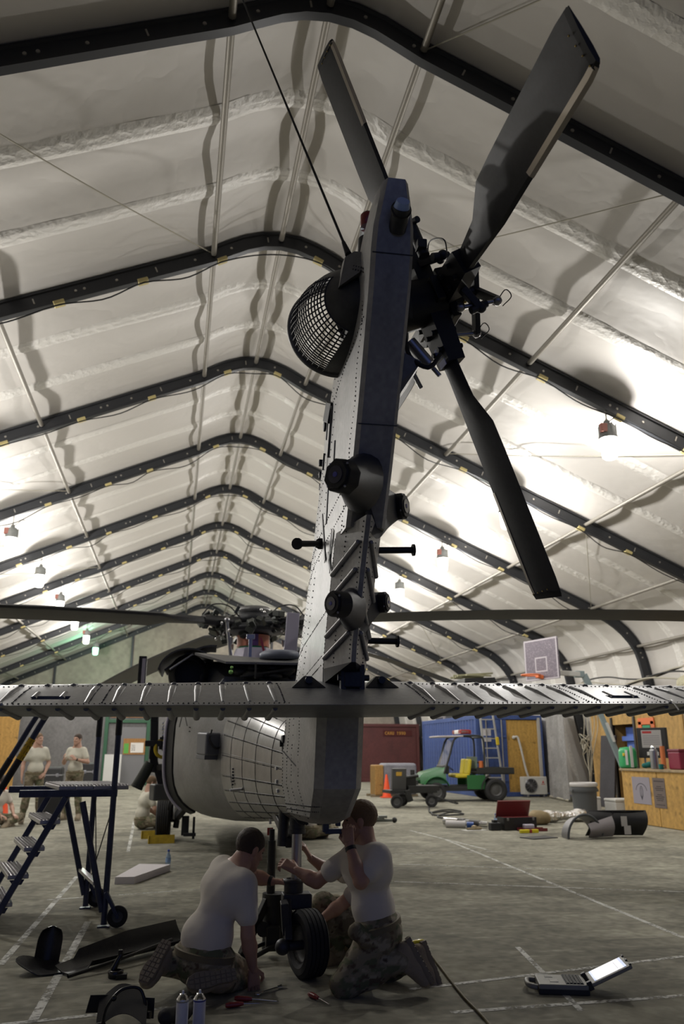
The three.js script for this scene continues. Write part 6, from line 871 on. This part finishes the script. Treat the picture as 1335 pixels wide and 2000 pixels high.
// ---------------------------------------------------------------- floor items on the right
{
  const tb = thing('red_toolbox', 'open red steel toolbox with its lid raised', 'toolbox'); place(tb, [6.45, 0, -15.25], .04); const rd = mat(.16, .018, .02, { rough: .35, coat: .3 });
  add('box_body', [box(.66, .22, .03, [0, .12, .15]), box(.66, .22, .03, [0, .12, -.15]), box(.03, .22, .3, [-.32, .12, 0]), box(.03, .22, .3, [.32, .12, 0]), box(.66, .03, .3, [0, .02, 0])], mat(.015, .014, .016, { rough: .4 }), tb); add('box_lid', box(.68, .03, .34, [0, .36, -.14], [-1.15, 0, 0]), rd, tb); add('lift_tray', box(.62, .06, .2, [.02, .2, -.04]), rd, tb); for (const x of [-.26, .26]) add('lid_latch', box(.04, .05, .02, [x, .2, .17]), M.steel, tb);
  solo('red_tray', [box(.52, .02, .2, [6.62, .012, -14.95]), box(.52, .05, .012, [6.62, .03, -14.85]), box(.52, .05, .012, [6.62, .03, -15.05])], rd, 'flat red tool tray on the floor before the toolbox', 'tray');
  const lv = thing('yellow_level', 'yellow plastic box level on the floor by the red tray', 'level'); add('level_body', box(.36, .06, .07, [6.4, .03, -14.6], [0, .05, 0], .01), mat(.72, .60, .02, { rough: .4 }), lv); add('level_vial', box(.06, .062, .072, [6.42, .03, -14.6], [0, .05, 0]), P.red, lv);
  solo('parts_tub', box(.2, .08, .12, [6.55, .08, -14.95], null, .02), mat(.45, .42, .5, { rough: .5 }), 'small lilac tub standing on the red tool tray', 'tub');
  bottle(V(atY(968, 1612).x, 0, atY(968, 1612).z), 'clear water bottle beside the open toolbox');
  const fl = solo('foil_bundle', grid(40, 14, (u, v) => { const a = v * Math.PI * 2, r = .12 + .03 * Math.sin(u * 9) + .03 * (vnoise(u * 20, v * 8, 2) - .5); return V(7.55 + u * 1.05, Math.max(.005, .12 + Math.sin(a) * r * .9), -16.6 + Math.cos(a) * r - .1 * u); }), (() => { const m = mat(.8, .79, .77, { rough: .22, metal: 1, bump: rep(T.crumple, 4), bs: .03 }); return m; })(), 'crumpled silver foil-wrapped bundle on the floor', 'bundle');
  const bg = solo('cloth_bundle', fin(meshField([cap([7.15, .12, -16.1], [7.45, .12, -16.2], .12, .13), cap([7.25, .18, -16.2], [7.4, .16, -16.1], .1, .1)], .02, .06, (x, y, z) => .03 * (fbm(x * 9, y * 9, z * 9, 3) - .45))), mat(.26, .2, .11, { rough: .9 }), 'tan cloth bundle on the floor behind the toolbox', 'bundle');
  const tools = [['grease_gun', 'chrome and black cylinder tool lying on the floor', V(5.35, .09, -16.3), V(6.0, .07, -15.6)]]; for (const [n, l, a, b] of tools) { const t = thing(n, l, 'tool'); add('barrel', [rod(a, a.clone().lerp(b, .35), .07, .07, 18), rod(a.clone().lerp(b, .4), b, .06, .055, 18)], M.chrome, t); add('grip_band', [rod(a.clone().lerp(b, .33), a.clone().lerp(b, .48), .075, .075, 18), rod(a.clone().lerp(b, .6), a.clone().lerp(b, .82), .066, .066, 18)], mat(.06, .055, .05, { rough: .5 }), t); }
  solo('rag_roll', [rod([5.25, .07, -15.9], [5.6, .07, -15.75], .065, .065, 16)], mat(.62, .6, .6, { rough: .9 }), 'white rag roll on the floor by the cylinder tool', 'rag'); solo('blue_spool', rod([5.62, .062, -15.73], [5.74, .062, -15.68], .06, .055, 14), mat(.03, .08, .3, { rough: .4 }), 'blue plastic spool at the end of the rag roll', 'spool');
  solo('paper_sheet', box(.42, .004, .24, [5.6, .003, -15.3], [0, .2, 0], 0), mat(.6, .6, .57, { rough: .9 }), 'white paper sheet under loose tools on the floor', 'paper'); solo('loose_fitting', [ball(.05, [5.62, .05, -15.32], [1.2, .8, 1]), rod([5.45, .03, -15.26], [5.75, .03, -15.3], .02), box(.1, .05, .08, [5.7, .035, -15.38])], mat(.25, .2, .12, { rough: .5, metal: .4 }), 'brass-coloured loose fittings on the paper sheet', 'fitting'); solo('battery_pack', [box(.2, .14, .16, [5.98, .07, -15.2]), box(.08, .05, .1, [5.98, .16, -15.2])], M.black, 'small black battery pack beside the cylinder tool', 'battery');
  const tw = thing('tow_fitting', 'grey tow fitting on the floor beyond the tail', 'tow fitting'); const a = atY(712, 1608), b = atY(770, 1607); add('tow_arm', [bar(a.clone().setY(.06), b.clone().setY(.05), .05, .05), rod(a.clone().setY(.03), b.clone().setY(.03), .012), box(.3, .06, .12, a.clone().lerp(b, .4).setY(.09).toArray(), [0, .2, 0]), box(.18, .05, .1, a.clone().lerp(b, .6).setY(.12).toArray())], mat(.14, .15, .13, { rough: .5, metal: .3 }), tw); add('tow_knob', ball(.055, b.clone().setY(.055).toArray()), M.black, tw);
  // cowling with a duct
  const cw = thing('removed_engine_cowl', 'black removed engine cowl with a grey curved duct mouth', 'cowl'); place(cw, [7.3, 0, -13.5], -.05);
  add('cowl_skin', grid(16, 10, (u, v) => V(-.25 + 1.02 * u + .05 * v, .02 + .42 * v, -.25 + .18 * Math.sin(v * 2.6) + .1 * u + .12 * Math.cos(u * 5) * .2), .012), M.black, cw); add('duct_mouth', grid(20, 8, (u, v) => { const a = Math.PI * (.05 + .95 * u), r = .3 - .05 * v; return V(-.4 + Math.cos(a) * r * 1.05, Math.max(.015, Math.sin(a) * r * 1.25), .12 - v * .38); }, .012), mat(.2, .195, .2, { rough: .5 }), cw);
  add('duct_lip', grid(12, 6, (u, v) => V(-.36 + .5 * u, .03 + .33 * v * (1 - .35 * (1 - u)), .14 + .1 * Math.sin(v * 3) - .12 * u), .01), mat(.24, .22, .225, { rough: .6 }), cw); add('tie_tag', [box(.11, .16, .006, [.36, .27, .03]), box(.12, .14, .006, [.4, .13, .05])], mat(.42, .40, .38, { rough: .8 }), cw); add('cowl_stiffener', [bar([-.2, .43, -.14], [.78, .43, -.05], .03, .02), rod([.22, .06, -.1], [.22, .42, -.08], .012)], M.black, cw); add('rim_trim', tube([...Array(12).keys()].map(k => { const a = Math.PI * (.05 + .95 * k / 11); return V(-.4 + Math.cos(a) * .315, Math.max(.02, Math.sin(a) * .39), .125); }), .022, 40, 8), mat(.07, .075, .08, { rough: .5 }), cw);
  solo('rubber_mat', box(.55, .012, .35, [6.2, .008, -13.75], [0, .3, 0], .004), mat(.05, .05, .05, { rough: .8 }), 'thin black mat on the floor left of the engine cowl', 'mat');
  const tc = thing('trash_can', 'grey plastic trash can with a white bag lip', 'trash can'); place(tc, [9.1, 0, -17.6]); add('can_body', lathe([[0, .02], [.235, .02], [.25, .05], [.275, .55], [.3, .56], [.3, .64], [.285, .64], [.29, .72], [.275, .72], [.26, .6], [.22, .06]], null, null, 28), mat(.09, .095, .1, { rough: .6 }), tc); add('bag_lip', lathe([[.285, .66], [.305, .68], [.31, .74], [.28, .755], [.27, .7]], null, null, 28), mat(.55, .53, .52, { rough: .5 }), tc); for (const s of [-1, 1]) add('can_handle', box(.05, .05, .14, [s * .3, .58, 0]), mat(.09, .095, .1, { rough: .6 }), tc);
}
{ // plywood service counter and what stands on it, along x = 9.35
  const ct = thing('plywood_counter', 'long worn plywood counter box with taped paper notices', 'counter'); place(ct, [9.4, 0, -16.4]); const ply = mat(.66, .46, .17, { rough: .75, map: rep(T.wood, .6), bump: rep(T.grain, 2), bs: .001 });
  for (let k = 0; k < 3; k++) add('front_panel', box(.03, 1.02, 1.28, [0, .52, .65 + k * 1.3], null, .006), ply, ct); add('end_panel', box(.75, 1.02, .03, [.37, .52, 0], null, .006), ply, ct); add('counter_top', box(.82, .045, 4.0, [.37, 1.055, 1.95], null, .008), mat(.46, .40, .31, { rough: .6, map: rep(T.wood, .5) }), ct);
  const e = textTex(256, 256, (x, w, h) => { x.fillStyle = '#8f8a94'; x.fillRect(0, 0, w, h); x.strokeStyle = '#3b3a44'; x.lineWidth = 7; x.beginPath(); x.arc(128, 140, 78, Math.PI * 1.05, Math.PI * 1.95); x.stroke(); x.beginPath(); x.ellipse(128, 140, 20, 52, 0, 0, 7); x.stroke(); x.beginPath(); x.moveTo(128, 100); x.lineTo(128, 215); x.stroke(); x.beginPath(); x.moveTo(108, 170); x.lineTo(128, 215); x.lineTo(148, 170); x.stroke(); });
  const [eg, em] = decal(.66, .52, e); const eo = add('emblem_paper', eg, em, ct); eo.rotation.y = -Math.PI / 2; eo.position.set(-.02, .66, .72);
  const n = textTex(128, 256, (x, w, h) => { x.fillStyle = '#6b5f5a'; x.fillRect(0, 0, w, h); x.fillStyle = '#221d1c'; [[24, 96, 9], [70, 50, 7], [86, 80, 8], [102, 66, 7], [140, 46, 7], [156, 84, 8], [172, 74, 8], [188, 60, 7], [226, 84, 6]].forEach(([y, ww, hh]) => { for (let q = 0; q < ww; q += 13) x.fillRect(64 - ww / 2 + q, y, 10, hh); }); });
  const [ng, nm] = decal(.42, .56, n); const no = add('notice_sheet', ng, nm, ct); no.rotation.y = -Math.PI / 2; no.position.set(-.02, .64, 1.36);
  const onTop = (z, x = .3) => V(9.4 + x, 1.08, -16.4 + z);
  const tp = (nm, label, cat, p, fn) => { const t = thing(nm, label, cat); place(t, p); fn(t); };
  tp('steel_flask', 'tall brushed steel vacuum flask on the plywood counter', 'flask', onTop(.95, .2), t => { add('flask_body', lathe([[0, 0], [.075, 0], [.08, .01], [.08, .36], [.06, .39], [0, .39]], null, null, 20), M.steel, t); add('flask_lid', lathe([[.05, .385], [.055, .42], [.04, .46], [0, .46]], null, null, 16), M.chrome, t); });
  tp('red_drink_cooler', 'dark red box cooler on the plywood counter', 'cooler', onTop(1.55, .42), t => { add('cooler_body', box(.34, .34, .4, [0, .17, 0], null, .03), mat(.2, .015, .04, { rough: .4 }), t); add('cooler_lid', box(.35, .06, .41, [0, .36, 0], null, .02), mat(.14, .012, .03, { rough: .4 }), t); });
  tp('teal_mug', 'small teal mug on the counter beside the red cooler', 'mug', onTop(1.25, .15), t => { add('mug_cup', lathe([[0, 0], [.045, 0], [.05, .1], [.042, .1], [.04, .01]], null, null, 16), mat(.01, .16, .16, { rough: .35 }), t); add('mug_handle', tube([[.045, .08, 0], [.08, .07, 0], [.08, .03, 0], [.045, .02, 0]], .008), mat(.01, .16, .16, { rough: .35 }), t); });
  tp('teal_cloth', 'crumpled teal cloth lying on the counter end', 'cloth', onTop(.55, .3), t => add('cloth_folds', fin(meshField([cap([-.1, .06, 0], [.12, .065, .05], .05, .05), cap([0, .09, .02], [.05, .07, -.1], .05, .05)], .015, .04, (x, y, z) => .02 * (fbm(x * 14, y * 14, z * 14, 2) - .4))), mat(.01, .13, .12, { rough: .9 }), t));
  tp('notice_cabinet', 'black notice cabinet with a grey printed sheet standing on the counter', 'cabinet', onTop(.4, .55), t => { t.rotation.y = -.9; add('cabinet_box', box(.62, .62, .12, [0, .52, 0], null, .015), M.black, t); add('cabinet_leg', [rod([-.2, 0, 0], [-.2, .25, 0], .02), rod([.2, 0, 0], [.2, .25, 0], .02)], M.steel, t); const s = textTex(128, 128, (x, w, h) => { x.fillStyle = '#9a9896'; x.fillRect(0, 0, w, h); x.fillStyle = '#a02828'; x.fillRect(8, 8, 60, 16); x.fillStyle = '#77757a'; for (let k = 0; k < 5; k++) x.fillRect(10, 40 + k * 15, 106, 5); }); const [g, m] = decal(.42, .36, s); const o = add('printed_sheet', g, m, t); o.position.set(0, .6, .062); add('white_label', box(.24, .07, .006, [0, .3, .062]), P.white, t); });
  tp('green_water_cooler', 'bright green plastic cooler jug on the counter end', 'cooler', onTop(.08, .12), t => { add('jug_body', lathe([[0, 0], [.16, 0], [.19, .05], [.185, .34], [.15, .42], [0, .44]], null, null, 20), mat(.04, .36, .13, { rough: .4 }), t); add('jug_strap', [box(.06, .44, .02, [-.02, .24, .19]), box(.05, .3, .02, [-.12, .22, .16], [0, -.6, 0])], P.white, t); add('jug_tap', box(.05, .06, .05, [-.15, .28, .12]), P.yellow, t); });
  solo('orange_tube', rod(onTop(.72, .55), onTop(.72, .55).add(V(0, .45, 0)), .05, .05, 14), mat(.55, .16, .05, { rough: .5 }), 'upright orange tube behind the items on the counter', 'tube');
}
{ // basketball hoop with leaning pole
  const h = thing('basketball_hoop', 'portable basketball hoop with grey backboard and orange rim', 'basketball hoop'); const c = V(8.72, 3.6, -18.5);
  const R = .42, bb = (x, y, z) => V(x, y, z).applyAxisAngle(UP, R).add(c);
  const bt = textTex(256, 256, (x, w, hh) => { x.fillStyle = '#6d6570'; x.fillRect(0, 0, w, hh); for (let k = 0; k < 900; k++) { x.fillStyle = `rgba(${150 + 60 * hash3(k, 1, 2)},${145 + 50 * hash3(k, 1, 2)},${150 + 50 * hash3(k, 1, 2)},.25)`; x.fillRect(hash3(k, 2, 2) * w, hash3(k, 3, 2) * hh, 6, 4); } x.strokeStyle = '#b5afb5'; x.lineWidth = 9; x.strokeRect(6, 6, w - 12, hh - 12); x.lineWidth = 8; x.strokeRect(86, 118, 84, 84); });
  const bm = mat(1, 1, 1, { rough: .5 }); bm.map = bt; const g = new THREE.BoxGeometry(1.2, 1.0, .04); const bo = add('backboard', g, bm, h); bo.position.copy(c); bo.rotation.y = -1.28; bo.rotation.z = .0;
  const rimC = V(c.x - .36, 3.2, c.z + .12); add('rim', fin(moved(new THREE.TorusGeometry(.225, .018, 10, 32), rimC.toArray(), [Math.PI / 2, 0, 0])), P.orange, h); add('rim_bracket', [bar(rimC.clone().add(V(.18, -.01, -.06)), c.clone().add(V(-.02, -.44, .03)), .12, .09)], P.orange, h);
  const el = V(9.95, 3.28, -18.75), pole = mat(.32, .40, .42, { rough: .4, metal: .3 }); add('support_arm', [bar(c.clone().add(V(.25, -.3, -.1)), el, .09, .12)], P.white, h); add('elbow', [bar(el.clone().add(V(-.25, 0, .0)), el, .13, .16), bar(el, el.clone().add(V(.16, -.35, 0)), .13, .13)], pole, h); add('pole', [bar(el, V(10.75, .9, -18.6), .12, .12)], pole, h); add('pole_base', [box(.7, .22, 1.0, [10.75, .11, -18.6]), bar(V(10.75, .9, -18.6), V(10.85, .15, -18.6), .12, .12)], M.black, h); add('pole_stripe', bar(V(10.35, 2.1, -18.56), V(10.5, 1.65, -18.56), .128, .03), P.white, h);
}
{ // right wall: plywood room front, doorway, hanging flap, leaning board
  const X = 11.55, w = struct('wall_plywood_room'), ply = mat(.6, .43, .19, { rough: .75, map: rep(T.wood, .5) });
  for (const [z0, z1] of [[-17.2, -18.4], [-18.45, -19.3], [-20.35, -21.6]]) add('plywood_panel', box(.05, 2.45, Math.abs(z1 - z0) - .02, [X, 1.23, (z0 + z1) / 2], null, .005), ply, w);
  add('plywood_header', box(.05, .35, 1.1, [X, 2.28, -19.83]), ply, w); add('inner_wall', box(.04, 2.3, 1.2, [X + .72, 1.15, -19.83], null, .004), ply, w); for (const z of [-19.22, -20.44]) add('inner_wall', box(.7, 2.3, .04, [X + .36, 1.15, z], null, .004), ply, w); add('inner_ceiling', box(.74, .04, 1.2, [X + .37, 2.32, -19.83], null, .004), ply, w); add('blue_hanging', [box(.06, .9, .8, [X + .3, 1.6, -19.83]), box(.08, .12, .9, [X + .2, 1.75, -19.83])], mat(.10, .18, .55, { rough: .7 }), w); add('lilac_hanging', box(.05, .5, .25, [X + .24, 1.1, -19.65]), mat(.36, .32, .45, { rough: .8 }), w);
  add('rolled_canvas', grid(30, 10, (u, v) => { const a = v * 6.283; return V(X - .08 + Math.cos(a) * .13, 2.62 + Math.sin(a) * (.12 + .03 * Math.sin(u * 21)) - .05 * Math.sin(u * 9), -17.0 - 5 * u); }), M.band, w); add('door_jamb', [box(.1, 2.3, .08, [X - .02, 1.15, -19.27]), box(.1, 2.3, .08, [X - .02, 1.15, -20.4])], mat(.05, .045, .04, { rough: .6 }), w);
  const fs = thing('orange_framed_sign', 'orange framed sign with a green and white centre on the plywood wall', 'sign'); place(fs, [X - .05, 1.75, -18.7], -Math.PI / 2); add('sign_frame', [box(.7, .16, .03, [0, .4, 0]), box(.16, .8, .03, [-.28, 0, 0]), box(.16, .8, .03, [.28, 0, 0]), box(.3, .5, .02, [0, -.15, 0])], P.orange, fs); add('sign_centre', box(.34, .3, .035, [.03, .15, .01]), mat(.02, .25, .12, { rough: .5 }), fs); add('sign_arrow', [box(.2, .06, .01, [.03, .15, .03]), box(.06, .16, .01, [.08, .15, .03])], P.white, fs);
  const fl = thing('tarpaulin_flap', 'grey stained tarpaulin flap hanging between container and doorway', 'tarpaulin'); add('flap_sheet', grid(24, 20, (u, v) => V(11.85 - .5 * u + .08 * Math.sin(u * 14) * (.4 + .6 * (1 - v)), .06 + 2.9 * v, -25.2 + 2.3 * u + .1 * Math.sin(u * 11 + v)), .01), mat(.34, .33, .32, { rough: .8, map: rep(T.grime, .5), bump: rep(T.crumple, .6), bs: .02 }), fl); add('flap_hem', tube([...Array(13).keys()].map(k => V(11.85 - .5 * k / 12, .05, -25.2 + 2.3 * k / 12)), .03), M.cord, fl);
  solo('leaning_black_board', box(.06, 1.75, .55, [10.85, .95, -19.6], [0, .2, -.14]), mat(.045, .042, .05, { rough: .7, map: rep(T.grime, 1) }), 'tall dark board leaning upright near the doorway', 'board');
  solo('camouflage_net', tint(meshField([cap([10.5, .17, -17.75], [10.6, .9, -17.8], .17, .12), cap([10.6, .15, -17.7], [10.4, .5, -17.6], .14, .1)], .025, .08, (x, y, z) => .07 * (fbm(x * 11, y * 11, z * 11, 3) - .45)), (x, y, z) => fbm(x * 9, y * 9, z * 9, 2) > .4 ? [.045, .065, .03] : [.09, .09, .05]), camoM, 'green camouflage net bunched at the pole foot behind the counter', 'net');
  const bx = (p, s, l) => { const b = thing('white_foam_box', l, 'box', 'white boxes by the trash can'); place(b, p); add('box_body', box(s, s * .7, s, [0, s * .35, 0], null, .02), mat(.6, .59, .56, { rough: .7 }), b); add('box_lid', box(s * 1.03, s * .12, s * 1.03, [0, s * .76, 0], null, .02), mat(.64, .63, .6, { rough: .7 }), b); }; bx([9.85, 0, -17.4], .5, 'white foam box on the floor between trash can and counter'); bx([10.2, 0, -19.5], .42, 'white foam box under the leaning dark board');
  const hc = thing('hanging_wire_bundle', 'tangled wires hanging down from the arch near the doorway', 'wires'); for (let k = 0; k < 5; k++) add('wire_strand', tube([V(11.35, 3.1, -21.6 + k * .12), V(11.3 + .05 * k, 2.2, -21.5 + k * .1), V(11.2 + .06 * (k % 3), 1.3, -21.5 + k * .1), V(11.3, .9 - .12 * k, -21.45)], .012, 30, 5), M.cord, hc); add('tangle', tube([...Array(24).keys()].map(k => V(11.25 + .12 * Math.sin(k * 1.9), 1.4 + .02 * k + .15 * Math.sin(k * 2.7), -21.45 + .16 * Math.cos(k * 2.2))), .011, 120, 5), M.cord, hc);
  const gp = thing('wall_cable_run', 'bundle of pipes and cables strung along the right eave', 'cables'); for (let k = 0; k < 4; k++) add('eave_cable', tube([...Array(14).keys()].map(j => V(11.72 + .03 * k, 3.1 + .08 * k + .12 * Math.sin(j * 1.3 + k) , -12.5 - j * 1.05)), .022, 80, 6), k % 2 ? M.black : M.cord, gp);
  const gc = thing('insulated_duct', 'pale insulated duct hanging on the right eave near the counter', 'duct'); add('duct_skin', fin(meshField([cap([11.3, 2.98, -15.0], [11.3, 2.9, -16.6], .17, .18)], .03, .05, (x, y, z) => .05 * (fbm(x * 6, y * 6, z * 6, 3) - .4))), mat(.5, .47, .33, { rough: .7, bump: rep(T.crumple, 2), bs: .02 }), gc);
}
renderer.render(scene, camera);
